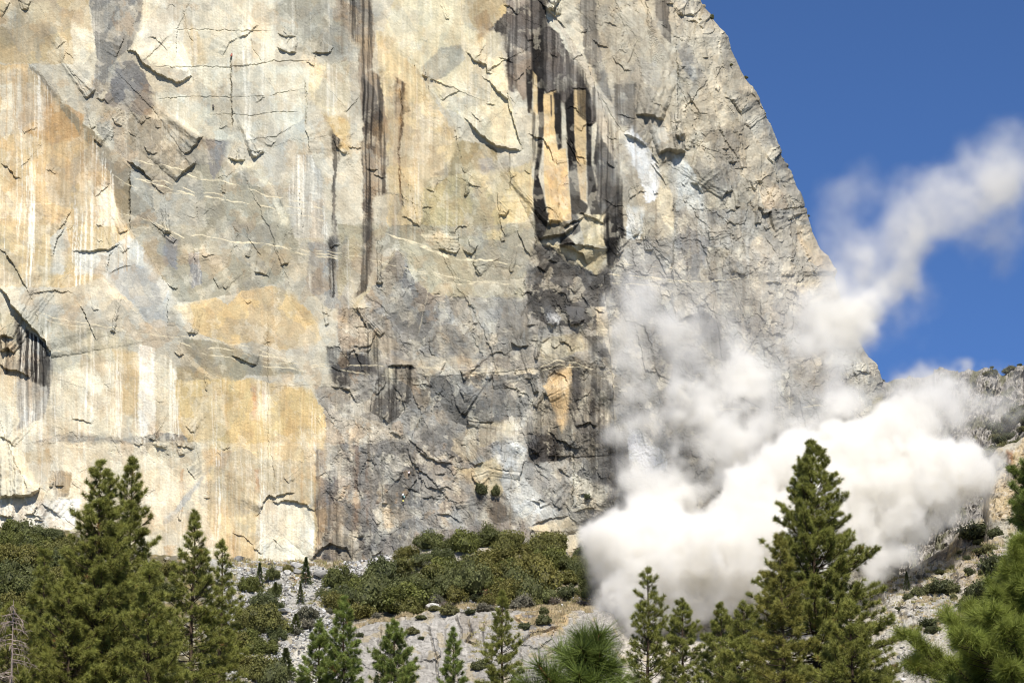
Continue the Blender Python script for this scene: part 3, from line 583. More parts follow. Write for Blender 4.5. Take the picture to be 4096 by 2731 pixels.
# long diagonal joints: the upper side set back, catching the light
for txt, h in (('A 890,1120 640,890 460,700 270,480 180,400', 1.), ('A 2352,1070 2250,900 2160,760', 1.2), ('A 1970,1567 1850,1270 1720,1150 1520,1060', 1.2), ('B 110,1100 60,1010 0,900', 1.), ('D 1620,1130 1300,905 1040,705 860,540 690,350', 1.1), ('D 1135,430 1000,200 870,20', 1.1), ('E 770,640 640,480 500,330 405,150', 1.3), ('E 520,810 310,640 185,490', 1.3), ('B 1880,1110 1780,720 1680,430 1560,255 1420,60', 1.8), ('B 2352,700 2240,420 2130,180 2060,0', 1.6), ('C 330,900 230,600 120,330 60,180', 1.4), ('C 640,1560 520,1150 430,900 330,650', 1.4), ('C 860,1400 760,1120 650,900 560,700', 1.2), ('F 560,560 330,150 250,-100', 1.3), ('D 1990,480 1850,250 1700,80', .9), ('A 2040,1567 2010,1300 1930,1150', .8), ('B 560,1567 480,1250 380,1050', .8), ('H 900,120 640,60 420,-60 200,-160', 1.4), ('H 1200,260 1120,60 1080,-80', 1.2), ('H 380,200 200,30 60,-140', 1.3)):
    ledge(P(txt), h, 60)
# small exfoliation edges and blocks
rs = np.random.RandomState(5)
for k in range(900):
    u = rs.uniform(-150, 3250); v = rs.uniform(-120, 2300)
    rg = min(1, max(.2, (u-1300)/1500+(.5 if v > 1150 and u > 1250 else 0)))
    if rs.rand() > .01+.8*rg**1.4: continue
    if u > np.interp(v, vv, ue)-40: continue
    L = rs.lognormal(3.4, .6); ang = rs.choice([rs.normal(.55, .35), rs.normal(-.5, .35), rs.normal(0, .3), rs.normal(1.25, .2)], p=[.45, .2, .2, .15])
    n = 5; tt = np.linspace(-.5, .5, n); bend = rs.normal(0, .22)*L
    px = u+L*tt*math.cos(ang)-bend*(tt*tt*4)*math.sin(ang)+rs.normal(0, L*.06, n)
    py = v+L*tt*math.sin(ang)+bend*(tt*tt*4)*math.cos(ang)+rs.normal(0, L*.06, n)
    ledge(np.stack([px, py], 1), rs.uniform(.25, .9)*(.6+.8*rg)*min(1.6, (L/28)**.6), 14+L*.8)
# a few long clean joints
for txt, wd, dp in CRACKS:
    pts = P(txt); ix = box(pts, 16)
    d, sd_, run = line_sd(UL[ix], VL[ix], pts)
    g = (1-sstep(wd*.5, wd+1.5, d))*np.clip(np.minimum(run, 1-run)*9, 0, 1)*(.5+.5*sstep(-.3, .2, pn(UL[ix]/40, VL[ix]/40, 333)))
    disp[ix] -= dp*g
# base surface: slightly leaning, turning away at the right
rx, rz = ray(U, V)
Yb = 905.+.10*(rz*905-150)+.06*(rx*905)
Yb = Yb+DB
X = rx*(Yb-DB); Z = CAMZ+rz*(Yb-DB)
# the outline stays where the sight line puts it, the depth rolls away
k = (Yb/(Yb-DB)); 
X = np.where(BACK, X, rx*Yb); Z = np.where(BACK, Z, CAMZ+rz*Yb)
fade = np.ones(U.shape, f32); fade[:, N1+N2:] = np.linspace(1, .3, N3)
nx = np.zeros(U.shape, f32); nx[:, N1:N1+N2] = np.sin(th)*.9; nx[:, N1+N2:] = .9
ny = -np.sqrt(1-nx*nx)
edge = np.zeros(U.shape, f32); edge[:, N1:N1+N2] = sstep(.3, 1, np.sin(th)); edge[:, N1+N2:] = 1
dd = disp*fade
X = X+dd*nx*.6; Yw = Yb+dd*ny
lum = col.mean(-1, keepdims=True); albedo = np.clip(col*(lum/.58)**.30*KALB*np.array([1., 1.012, .985], f32), .012, .80)
rock_mat = col_mat('granite', rough=.9, spec=.12, var=.13, scale=2.6, detail=5, bump=.13, bscale=1.3)
me = raw_mesh('mountain', np.stack([X, Yw, Z], -1).reshape(-1, 3), grid_faces(NRc, NCc), mat=rock_mat, colors=albedo.reshape(-1, 3))
tag(link('mountain', me), 'sheer cream and grey granite cliff streaked black under a blue sky', 'cliff', kind='structure')
# ================================================================ slopes below the wall, far hill, valley floor
tu = np.concatenate([[-900, -600], np.linspace(-400, 4500, 980), [4800, 5200]])
top_pts = np.concatenate([[[-900, 2090]], P('G 0,505 450,540 1000,700 1520,738 2100,752 2352,758'), P('H 200,748 400,700 560,665 800,640 1200,640 1600,690 2000,850'), [[3000, 2420], [3300, 2420]],
   P('I 1330,950 1400,905 1500,850 1700,735 1850,640 1930,520 1990,470 2060,380'), [[3935, 1990], [3945, 1900], [3960, 1830]], P('F 2180,1495 2250,1470 2352,1430'), [[4500, 1600], [5200, 1400]]])
vtop = np.interp(tu, top_pts[:, 0], top_pts[:, 1])
vtop = vtop + np.where(tu > 3500, 7*fbm(tu/40, tu*0, 3, 5), 3*fbm(tu/25, tu*0, 3, 6))
NTR = 360; VB = 2790.
tt = np.linspace(0, 1, NTR)
TU = np.broadcast_to(tu[None, :], (NTR, len(tu))).astype(f32).copy()
TV = (vtop[None, :] + (VB-vtop[None, :])*tt[:, None]).astype(f32)
def terr_Y0(u, v):
    """distance of the slope along a sight line (before the small relief)"""
    vt = np.interp(u, tu, vtop)
    ytop = np.interp(u, [-900, 2300, 3300, 3530, 3850, 3950, 4100, 5200], [897, 897, 880, 868, 884, 900, 905, 930])
    ybot = np.interp(u, [-900, 1400, 2400, 3300, 4100, 5200], [806, 812, 806, 800, 790, 780])
    t = (v-vt)/(VB-vt)
    return ytop + (ybot-ytop)*np.clip(t, 0, 1.2)**np.interp(u, [3300, 3700], [1., .85])
wx = 10*fbm(TU/60, TV/60, 4, 503); wy = 10*fbm(TU/60, TV/60, 4, 511)
TUW = TU+wx; TVW = TV+wy
tcol = np.empty(TU.shape+(3,), f32); tcol[:] = lin((196, 190, 176))
slab = np.zeros(TU.shape, f32); blocky = np.full(TU.shape, .3, f32)
def tzone(txt, rgb=None, soft=7, a=1., sl=None, bl=None):
    pts = P(txt); x0, y0 = pts.min(0)-40; x1, y1 = pts.max(0)+40
    ix = np.nonzero((TU > x0) & (TU < x1) & (TV > y0) & (TV < y1))
    m = 1-sstep(-soft, soft, poly_sd(TUW[ix], TVW[ix], pts))
    if rgb: tcol[ix] = tcol[ix]*(1-(m*a)[:, None])+lin(rgb)*(m*a)[:, None]
    if sl is not None: slab[ix] = slab[ix]*(1-m)+sl*m
    if bl is not None: blocky[ix] = blocky[ix]*(1-m)+bl*m
tzone('G -600,480 1500,480 1500,1700 -600,1700', (120, 112, 84))
tzone('G 1400,720 2352,720 2352,1700 1350,1700', (200, 197, 188), bl=.5)
tzone('H 0,720 500,650 300,900 0,1000', (198, 194, 184), bl=.5)
tzone('G 2040,1280 1950,1330 1960,1500 2060,1700 2200,1700 2080,1450 2120,1300', (232, 226, 210))
tzone('G 1960,830 2080,840 2060,880 1970,890', (196, 152, 92), a=.8)
tzone('G 1540,735 1900,735 1900,760 1560,765', (186, 168, 118), a=.6)
tzone('G 1560,820 1600,800 1600,870 1540,880', (170, 160, 96), a=.6)
tzone('H 60,900 1900,560 1900,1100 100,1200', (160, 148, 122))
tzone('H 80,1230 400,1160 700,1090 1000,1120 1500,1080 1900,1120 1900,1700 60,1700', (182, 177, 168), sl=1., bl=.25, soft=42)
tzone('H 440,1150 600,1090 700,1110 560,1200', (196, 180, 146))
tzone('H 130,1180 420,1150 520,1190 300,1240 120,1240', (190, 168, 126), a=.6)
tzone('H 740,1030 900,1040 960,1090 760,1090', (194, 172, 130), a=.6)
tzone('H 1280,1100 1600,1080 1800,1120 1620,1160 1300,1150', (198, 174, 130), a=.7)
tzone('H 1180,1190 1350,1150 1560,1170 1540,1240 1250,1290', (206, 174, 116), a=.75)
tzone('H 1290,1310 1500,1260 1520,1290 1320,1350', (196, 164, 110), a=.7)
tzone('H 1225,1180 1340,1170 1330,1230 1240,1225', (122, 118, 116))
tzone('H 1290,1235 1360,1230 1350,1310 1290,1310', (118, 114, 112))
tzone('H 820,1200 1000,1190 960,1360 860,1380', (172, 164, 152))
tzone('H 480,1240 800,1200 830,1420 500,1500', (196, 191, 182))
tzone('H 1900,600 3600,600 3600,1700 1900,1700', (218, 210, 196))
tzone('I 1300,880 1700,700 2050,420 2352,-400 3000,-600 3000,1800 1300,1800', (204, 196, 176), bl=.75)
tzone('I 2060,380 2200,160 2352,-100 2800,-200 2800,420 2352,460 2150,460', (212, 193, 158), bl=1.)
tzone('I 2230,10 2280,0 2290,110 2240,120', (178, 132, 92), a=.8)
tzone('I 2240,120 2310,130 2300,230 2240,220', (130, 124, 118), bl=1.)
tzone('I 1920,420 2100,390 2120,480 1960,500', (150, 146, 142), bl=1.)
tzone('I 1900,560 2200,580 2260,760 2100,900 1900,950 1840,760', (190, 178, 160), sl=.4)
tzone('I 1840,640 1930,600 1900,720 1700,740', (140, 130, 116))
tzone('I 1380,960 1560,1000 1880,990 1930,1060 1850,1140 1560,1180 1440,1100', (200, 193, 180), sl=.5, bl=.4)
tzone('I 1350,1150 1480,1100 1700,1200 1600,1700 1350,1700', (208, 202, 188), bl=.5, sl=.3)
tzone('I 1400,900 1560,850 1900,1000 2300,1000 2300,1700 1350,1700', (205, 198, 183), bl=.55, a=.6)
for t, lo, hi, s, rgb, a in ((1/45, .2, .4, 521, (150, 146, 138), .5), (1/25, .3, .45, 523, (222, 216, 204), .5), (1/60, .3, .45, 527, (186, 166, 118), .45), (1/14, .35, .5, 529, (108, 104, 96), .5)):
    k = (sstep(lo, hi, fbm(TUW*t, TVW*t*1.4, 4, s))*a)[..., None]; tcol = tcol*(1-k)+lin(rgb)*k
st_ = fbm(TU/9+fbm(TU/80, TV/80, 2, 531), TV/130, 3, 533); tcol *= (1+.12*st_*slab)[..., None]
tcol *= (1+.14*fbm(TU/8, TV/6, 3, 537))[..., None]
td = 1.2*fbm(TU/180, TV/120, 3, 541)+(.35+.4*blocky)*fbm(TU/40, TV/30, 4, 543)*(1-.5*slab)
td += 7*slab*sstep(0, 1, slab)
for cell, amp, s, rot, sy in ((120, 2.4, 13, .5, 1.2), (48, 1.2, 15, .3, 1.1), (22, .6, 18, -.2, 1.), (10, .32, 19, .1, 1.)):
    c, q = math.cos(rot), math.sin(rot)
    h, ox, oy, gap = worley((TUW*c-TVW*q)/cell, (TUW*q+TVW*c)/(cell*sy), s)
    td += amp*blocky*((_rv3[h]-.5)*1.2+.9*((_rv[h]-.5)*ox+(_rv2[(h*7) & 4095]-.5)*oy)*2)
for txt, wd, dp in (('H 620,1240 632,1350 650,1420 672,1520 680,1640',3,1.2),('H 880,1215 905,1320 868,1362 945,1378',4,1.4),('H 800,1205 832,1290 826,1360',3,1.),('H 1170,1195 1255,1262 1330,1250',4,1.2),('H 1215,1395 1290,1330 1500,1268',5,1.6),('H 480,1245 452,1400 470,1567',3,1.),('H 1242,1520 1230,1400',3,1.2),('H 1000,1200 980,1340 1010,1500',2.5,.8),('H 300,1270 290,1450',3,.9),('H 500,1160 640,1150 900,1195',4,1.),('H 720,1260 740,1430 720,1567',2.5,.8),
   ('I 1850,740 1905,870 1900,955',5,1.8),('I 2040,690 2082,785',4,1.6),('I 1610,1050 1622,1145',3,1.2),('I 1760,755 1805,835',4,1.6),('I 1500,1040 1530,1180 1500,1300',3,1.2),('I 1960,640 1940,740',4,1.4),('I 2110,640 2150,740',4,1.6),('I 2250,60 2230,240',5,2.),('I 2310,80 2290,260',5,2.),('I 2000,400 2020,480',4,1.6),('I 1700,1010 1860,1000',3,1.),('I 1420,960 1460,1090',3,1.)):
    pts = P(txt); d, sd_, run = line_sd(TUW*.5+TU*.5, TVW*.5+TV*.5, pts); td -= dp*(1-sstep(wd*.5, wd+2, d))*np.clip(np.minimum(run, 1-run)*8, 0, 1)
td *= np.where(tt < .5, 1, 1)[:, None]*sstep(0, .06, tt)[:, None]
TY0 = terr_Y0(TU, TV)
a_, b_ = ray(TU, TV)
TX = a_*TY0; TZ = CAMZ+b_*TY0
TY = TY0-td*.8; TZ = TZ+td*.35
def ground_at(u, v):
    """world point of the slope seen at photo position u, v"""
    j = int(np.clip(np.searchsorted(tu, u), 1, len(tu)-1)); vt = vtop[j]
    i = int(np.clip((v-vt)/(VB-vt)*(NTR-1), 0, NTR-1))
    return Vector((float(TX[i, j]), float(TY[i, j]), float(TZ[i, j])))
# behind the skyline the slope falls away; at the foot it runs out into the valley floor
bt = np.linspace(1, 0, 8)[:-1]; bb = np.linspace(0, 1, 10)[1:]
bx = TX[0][None]*(1+.05*bt[:, None]); by = TY[0][None]+60*bt[:, None]; bz = TZ[0][None]-30*bt[:, None]**1.3
ex = TX[-1][None]*(1-.3*bb[:, None]); ey = TY[-1][None]-330*bb[:, None]; ez = TZ[-1][None]*(1-bb[:, None])**1.25-2.5*bb[:, None]
GX = np.concatenate([bx, TX, ex]); GY = np.concatenate([by, TY, ey]); GZ = np.concatenate([bz, TZ, ez])
gc = np.concatenate([np.repeat(tcol[:1], 7, 0), tcol, np.repeat(tcol[-1:], 9, 0)])
ground_mat = col_mat('talus_rock', rough=.95, spec=.08, var=.15, scale=2.2, detail=5, bump=.14, bscale=1.4)
me = raw_mesh('terrain', np.stack([GX, GY, GZ], -1).reshape(-1, 3), grid_faces(*GX.shape), mat=ground_mat, colors=np.clip(gc*KALB*.76, .012, .8).reshape(-1, 3))
tag(link('terrain', me), 'pale talus slope and granite slabs below the cliff foot', 'terrain', kind='structure')
# valley floor: one sheet to the horizon
rr = np.array([0, 40, 90, 160, 260, 400, 600, 900, 1500, 3000, 6000, 12000.]); aa = np.linspace(0, 2*np.pi, 73)
vx = rr[:, None]*np.cos(aa); vy = rr[:, None]*np.sin(aa); vz = .5*fbm(vx/60, vy/60, 3, 601)*sstep(10, 60, np.hypot(vx, vy))-.2
vc = np.empty(vx.shape+(3,), f32); vc[:] = (.11, .105, .045)
me = raw_mesh('ground', np.stack([vx, vy, vz], -1).reshape(-1, 3), grid_faces(*vx.shape, flip=True), mat=col_mat('meadow_soil', .95, .05, .35, .3), colors=vc.reshape(-1, 3), smooth=True)
tag(link('ground', me), 'dry grassy valley floor below the cliff', 'ground', kind='structure')
# far hill on the right
hu = np.linspace(3150, 4700, 420)
ridge = np.concatenate([[[3000, 1545]], P('F 1300,1050 1385,1045 1440,1050 1500,1030 1560,1030 1590,1014 1620,1028 1650,1020 1700,1010 1740,1000 1750,962 1790,962 1830,968 1870,985 1920,985 1980,965 2040,978 2070,962 2130,960 2170,992 2220,998 2250,985 2290,960 2320,945 2352,938'), [[4400, 1400], [4700, 1330]]])
hv = np.interp(hu, ridge[:, 0], ridge[:, 1])+4*fbm(hu/14, hu*0, 3, 611)
NH = 220; ht = np.linspace(0, 1, NH)
HU = np.broadcast_to(hu[None], (NH, len(hu))).astype(f32).copy(); HV = (hv[None]+(2350-hv[None])*ht[:, None]).astype(f32)
HY = 1190-215*ht[:, None]**.9+np.interp(hu, [3150, 4700], [20, -40])[None]
hd = 2.5*fbm(HU/90, HV/70, 4, 613)+.9*fbm(HU/16, HV/14, 3, 617)
for cell, amp, s in ((60, 2.6, 23), (24, 1.5, 25), (11, .8, 28)):
    h, ox, oy, gap = worley(HU/cell+.3*HV/cell, HV/cell, s); hd += amp*((_rv3[h]-.5)*1.2+.9*((_rv[h]-.5)*ox+(_rv2[(h*7) & 4095]-.5)*oy)*2)
hd *= (.35+.65*sstep(0, .04, ht))[:, None]
a_, b_ = ray(HU, HV); HX = a_*HY; HZ = CAMZ+b_*HY+.3*hd; HYd = HY-hd
hc = np.empty(HU.shape+(3,), f32); hc[:] = lin((160, 155, 147))
for t, lo, hi, s, rgb, a in ((1/30, .1, .4, 621, (128, 122, 112), .6), (1/18, .2, .4, 623, (206, 200, 188), .6), (1/40, .15, .35, 627, (104, 104, 72), .7)):
    k = (sstep(lo, hi, fbm(HU*t+.4*HV*t, HV*t, 4, s))*a)[..., None]; hc = hc*(1-k)+lin(rgb)*k
def hill_at(u, v):
    j = int(np.clip(np.searchsorted(hu, u), 1, len(hu)-1)); i = int(np.clip((v-hv[j])/(2350-hv[j])*(NH-1), 0, NH-1))
    return Vector((float(HX[i, j]), float(HYd[i, j]), float(HZ[i, j])))
qx = np.concatenate([HX[:1]*1.03, HX]); qy = np.concatenate([HYd[:1]+90, HYd]); qz = np.concatenate([HZ[:1]-40, HZ])
me = raw_mesh('hill', np.stack([qx, qy, qz], -1).reshape(-1, 3), grid_faces(*qx.shape), mat=ground_mat, colors=np.clip(np.concatenate([hc[:1], hc])*KALB*.9, .012, .8).reshape(-1, 3))
tag(link('hill', me), 'rocky far ridge with shrubs behind the dust cloud', 'hill', kind='structure')
# ---------------------------------------------------------------- rubble and boulders on the talus
def rock_shape(seed, n=2):
    import bmesh
    r = np.random.RandomState(seed); bm = bmesh.new(); bmesh.ops.create_icosphere(bm, subdivisions=n, radius=1)
    v = np.array([x.co[:] for x in bm.verts]); f = np.array([[x.index for x in p.verts] for p in bm.faces]); bm.free()
    for k in range(9):                                     # planar breaks
        d = r.normal(size=3); d /= np.linalg.norm(d); h = r.uniform(.45, .8); s = v@d; v = v-np.maximum(s-h, 0)[:, None]*d
    return v*np.array([1, r.uniform(.7, 1), r.uniform(.55, .85)])/.8, f
shapes = [rock_shape(s, 1) for s in range(8)]
mb = MB(); rs = np.random.RandomState(3)
def scatter(txt, n, smed):
    pts = P(txt); x0, y0 = pts.min(0); x1, y1 = pts.max(0); u = rs.uniform(x0, x1, n*3); v = rs.uniform(y0, y1, n*3)
    ok = np.nonzero(poly_sd(u.astype(f32), v.astype(f32), pts) < 0)[0][:n]
    for k in ok:
        if fbm(np.array([u[k]/35]), np.array([v[k]/30]), 2, 77)[0] < -.25: continue
        p = ground_at(u[k], v[k]); s = min(1.5, smed*rs.lognormal(0, .5)); vv_, ff = shapes[rs.randint(8)]
        a = rs.uniform(0, 6.28); R = np.array(Matrix.Rotation(a, 3, 'Z') @ Matrix.Rotation(rs.normal(0, .4), 3, 'X'))
        g = rs.choice([.15, .32, .46, .58], p=[.2, .25, .3, .25])*rs.uniform(.85, 1.1)
        mb.add(vv_@R.T*s+np.array(p)+[0, -.1, s*.2], ff, np.array([g, g*.975, g*.92]))
scatter('G 1500,745 2352,765 2352,1560 1520,1567', 8500, .22)
scatter('H 0,765 380,700 250,860 60,980 0,1000', 1500, .27)
scatter('H 740,1030 1000,1000 1700,1000 1800,1080 1500,1100 1000,1110 760,1100', 500, .3)
scatter('I 1350,920 1700,740 1850,900 2200,950 1900,1150 1700,1567 1400,1567', 450, .26)
o = link('rubble', mb.mesh('rubble', col_mat('rubble_rock', .95, .08, .2, 1.5))); tag(o, 'pale broken talus rubble scattered below the cliff foot', 'rubble', kind='stuff')
boulder_mat = col_mat('boulder_rock', .95, .1, .25, 1.2)
B_ = [('G 1995,790', 1.7, 'pale grey boulder between two dark ones high on the talus', .42), ('G 1925,835', 1.2, 'whitish boulder at the foot of a round shrub on talus', .55), ('G 2000,825', 1.5, 'dark grey boulder just below a bigger grey boulder on talus', .26), ('G 1600,735', 1.4, 'brown grey boulder touching the cliff foot above the talus', .28),
      ('G 2140,850', 1.6, 'flat grey boulder right of the slender fir on talus', .3), ('H 640,1108', 1.9, 'pale boulder half buried above the granite slabs', .55), ('G 1910,1095', 1.5, 'cream boulder beside the bare gully below shrubs', .52), ('G 1930,1205', 1.3, 'cream block lying low in the talus gully', .5), ('H 1010,985', 1.8, 'rust brown boulder under the oak grove edge', .3), ('H 200,1015', 1.3, 'white boulder showing between oak crowns', .6)]
for k, (t, s, lab, g) in enumerate(B_):
    u, v = P(t)[0]; p = ground_at(u, v); vv_, ff = rock_shape(40+k, 3)
    vv_ = vv_*(1+.07*fbm(vv_[:, 0]*3+k, vv_[:, 2]*3+vv_[:, 1]*2, 3, k))[:, None]*s
    c = np.array([g, g*.97, g*.9]) if 'rust' not in lab else np.array([.34, .2, .12])
    o = link('boulder', raw_mesh('boulder', vv_, ff, mat=boulder_mat, colors=np.broadcast_to(c, (len(vv_), 3))), loc=(p.x, p.y-.4, p.z+s*.3)); tag(o, lab, 'boulder', 'boulders on the talus')

# dry grass on the ledges
mb = MB(); rs = np.random.RandomState(9)
def grass(txt, n, cols, h=.9):
    pts = P(txt); x0, y0 = pts.min(0); x1, y1 = pts.max(0); u = rs.uniform(x0, x1, n*3); v = rs.uniform(y0, y1, n*3)
    for k in np.nonzero(poly_sd(u.astype(f32), v.astype(f32), pts) < 0)[0][:n]:
        if fbm(np.array([u[k]/45]), np.array([v[k]/22]), 2, 88)[0] < .0: continue
        p = np.array(ground_at(u[k], v[k])); m = 16; q = p+np.stack([rs.normal(0, .5, m), rs.normal(0, .3, m), 0*rs.rand(m)], 1); d = np.stack([rs.normal(0, .35, m), rs.normal(0, .35, m), np.ones(m)], 1)*h*rs.uniform(.5, 1.2, (m, 1)); w_ = .09*rs.uniform(.6, 1.4, (m, 1))*np.array([1, 0, 0])
        c = np.array(cols[rs.randint(len(cols))])*rs.uniform(.7, 1.2)
        mb.add(np.stack([q-w_, q+w_, q+d], 1).reshape(-1, 3), np.arange(m*3).reshape(-1, 3), c)
TAN, OLV = [(.36, .28, .16), (.42, .34, .21), (.30, .25, .14)], [(.22, .20, .08), (.28, .25, .11)]
grass('H 100,1240 420,1150 560,1170 300,1250', 160, TAN); grass('H 740,1030 960,1040 980,1120 740,1100', 140, TAN); grass('H 1180,1060 1800,1080 1700,1170 1200,1150', 420, TAN); grass('H 1200,1190 1560,1150 1540,1250 1300,1340 1280,1240', 260, TAN)
grass('G 1540,735 2352,752 2352,800 1540,790', 260, OLV+TAN); grass('G 1550,800 2352,800 2352,1250 1560,1100', 300, OLV, .7); grass('I 1350,930 1750,740 2200,600 2250,1100 1500,1250', 700, OLV+TAN, .8); grass('H 500,1000 1900,980 1850,1080 550,1080', 400, OLV+TAN); grass('H 850,1200 1250,1180 1230,1400 900,1560', 120, OLV, .6)
tag(link('grass', mb.mesh('grass', col_mat('dry_grass', .9, .05, .2, 2.))), 'dry tan and olive grass tufts on the rocky ledges', 'grass', kind='stuff')
# ================================================================ pines
needle_mat = col_mat('pine_needles', rough=.55, spec=.25, var=.22, scale=.8, trans=.22, detail=3)
bark_mat = col_mat('pine_bark', rough=.95, spec=.05, var=.3, scale=3., detail=5)
leaf_mat = col_mat('oak_leaves', rough=.6, spec=.25, var=.2, scale=.35, trans=.2, detail=3)
def unit(a): return a/(np.linalg.norm(a, axis=-1, keepdims=True)+1e-9)
def needles(c, ax, colr, n, length, width, rs, lo=12, hi=95, base=.12, droop=0.):
    """brush of n single needles at every twig end c with direction ax"""
    m = len(c); a = unit(np.asarray(ax, float))
    ref = np.where(np.abs(a[:, 2:3]) > .8, [[1., 0, 0]], [[0, 0, 1.]])
    p = unit(np.cross(a, ref)); q = np.cross(a, p)
    ph = rs.rand(m, n)*2*np.pi; el = np.radians(lo+(hi-lo)*rs.rand(m, n)**.8)
    d = a[:, None]*np.cos(el)[..., None]+(p[:, None]*np.cos(ph)[..., None]+q[:, None]*np.sin(ph)[..., None])*np.sin(el)[..., None]
    d[..., 2] -= droop*rs.rand(m, n)
    L = length*(.7+.5*rs.rand(m, n))[..., None]
    b = c[:, None]-a[:, None]*(base*rs.rand(m, n))[..., None]
    w = unit(np.cross(d, rs.normal(size=d.shape)))*width*.5
    v = np.stack([b-w, b+w, b+d*L], 2).reshape(-1, 3)
    f = np.arange(m*n*3).reshape(-1, 3)
    k = (colr[:, None, None]*(np.array([.72, .72, 1.2])[None, None, :, None])*(.85+.3*rs.rand(m, n, 1, 1))).reshape(-1, 3)
    return v.astype(f32), f, k
GREEN = np.array([.245, .258, .060]); YEL = np.array([.40, .34, .085]); BRIGHT = np.array([.20, .262, .06])
def pine(name, label, cat, tip_uv, d, prof, seed, tuft=.46, n=34, width=.021, green=GREEN, yel=.10, dens=1., visible_v=2790, leader=1., group='pines along the valley floor', zbase=0., lean=0.):
    """prof: [(photo v, half width in photo pixels)] below the tip"""
    rs = np.random.RandomState(seed); M = mpp(d)
    tip = at(*tip_uv, d); H = tip.z-zbase
    zv = lambda v: tip.z-(v-tip_uv[1])*M*1.02
    pz = np.array([tip.z]+[zv(v) for v, w_ in prof]); pw = np.array([.05]+[w_*M*1.12 for v, w_ in prof])
    zlow = max(zbase+H*.33, min(zv(visible_v)-1.5, pz[-1]))
    base = np.array([tip.x-lean*H, d, zbase]); top = np.array(tip[:])
    tr = lambda z: base+(top-base)*((z-zbase)/H)+np.array([.10*math.sin(z*.55+seed), .1*math.cos(z*.5+seed), 0])*min(1, H/20)*(1-((z-zbase)/H)**6)
    wood, tc, ta = MB(), [], []
    zs = np.linspace(zbase-.5, tip.z-.05, 26); wood.tube([tr(z) for z in zs], .0105*H*(1-(zs-zbase)/H)**.85+.012, np.array([.085, .06, .042]), 7)
    z = tip.z-tuft*.7; tc.append(top); ta.append([0, 0, 1.]); tc.append(top-[0, 0, tuft*.5]); ta.append([.3, 0, 1.]); tc.append(top-[0, 0, tuft*.5]); ta.append([-.3, .1, 1.])
    step = tuft*.62
    gain = lambda zz: np.interp(-zz, -pz, pw)
    phase = 0.
    while z > zlow:
        w_ = float(gain(z)); below = tip.z-z
        nb = 3+int(rs.rand() < .6)+(w_ > .8)+(w_ > 1.8)+(w_ > 3)
        nb = max(2, int(round(nb*dens)))
        for k in range(nb):
            phase += 2.4+rs.normal(0, .35); az = phase
            lumpy = .62+.55*rs.rand()+.24*math.sin(az*2+z*1.1+seed)*math.sin(z*.8+seed*2)
            L = max(tuft*.4, w_*lumpy)
            e0 = math.radians(np.interp(below/max(H*.35, 4), [0, .25, .7, 1], [52, 26, 6, -8])+rs.normal(0, 8)); up = rs.uniform(.25, .6)
            t = np.linspace(0, 1, 6); o = tr(z+rs.uniform(-.4, .4)*step)
            hd_ = np.array([math.cos(az), math.sin(az), 0]); sd_ = np.array([-hd_[1], hd_[0], 0]); bend = rs.normal(0, .12)
            run = L*t*math.cos(e0)
            pts = o+hd_*run[:, None]+sd_*(bend*L*t**2)[:, None]+np.array([0, 0, 1.])*(L*(math.sin(e0)*t+up*.45*t**2.4-.10*t*(1-t)))[:, None]
            r0 = .010+.010*L
            wood.tube(pts, np.linspace(r0, .006+.002*L, 6), np.array([.075, .055, .04]), 4)
            # twigs: brushes at the end and along the outer part of the branch
            m = max(2, int(L/(tuft*.19)*dens))
            for s in np.concatenate([[1.], .22+.76*rs.rand(m)**.8]):
                x = s*5; i = min(4, int(x)); p0 = pts[i]+(pts[i+1]-pts[i])*(x-i); fw = unit(pts[i+1]-pts[i])
                if s < 1:
                    tw = min(.42*L, .9)*(1.15-s)*rs.uniform(.35, 1.1)+tuft*.3; sg = rs.choice([-1, 1])
                    dr = unit(fw*.75+sg*sd_*rs.uniform(.3, 1.)+np.array([0, 0, rs.uniform(-.15, .75)]))
                    p1 = p0+dr*tw
                    if tw > tuft*.6: wood.tube([p0, (p0+p1)/2+[0, 0, -.02], p1], [.009, .008, .006], np.array([.07, .052, .038]), 3)
                else: p1, dr = p0, unit(fw+np.array([0, 0, .35]))
                tc.append(p1); ta.append(dr+np.array([0, 0, .25]))
        z -= step*rs.uniform(.8, 1.25)*(1+.25*min(1, w_/4))
    tc = np.array(tc); ta = np.array(ta); m = len(tc)
    mixy = np.clip(rs.rand(m, 1)**3*yel*3+yel*.35*rs.rand(m, 1), 0, 1)
    cc = green*(.72+.6*rs.rand(m, 1)); cc = cc*(1-mixy)+YEL*mixy
    dead = rs.rand(m) < .004; cc[dead] = [.36, .19, .07]
    v, f, k = needles(tc, ta, cc, n, tuft*.56, width, rs, base=tuft*.35)
    e = empty(name, base, label, cat, group)
    o = link('trunk', wood.mesh('trunk', bark_mat), e, -Vector(base))
    o = link('crown', raw_mesh('crown', v, f, mat=needle_mat, colors=k), e, -Vector(base))
    return e, m
def pr(crop, pts):
    """profile given in crop pixels: y, half width"""
    oy = OFF[crop][1]; k = 1400/2352
    return [(oy+y*k, w_*k) for y, w_ in pts]
def T(c): return P(c)[0]
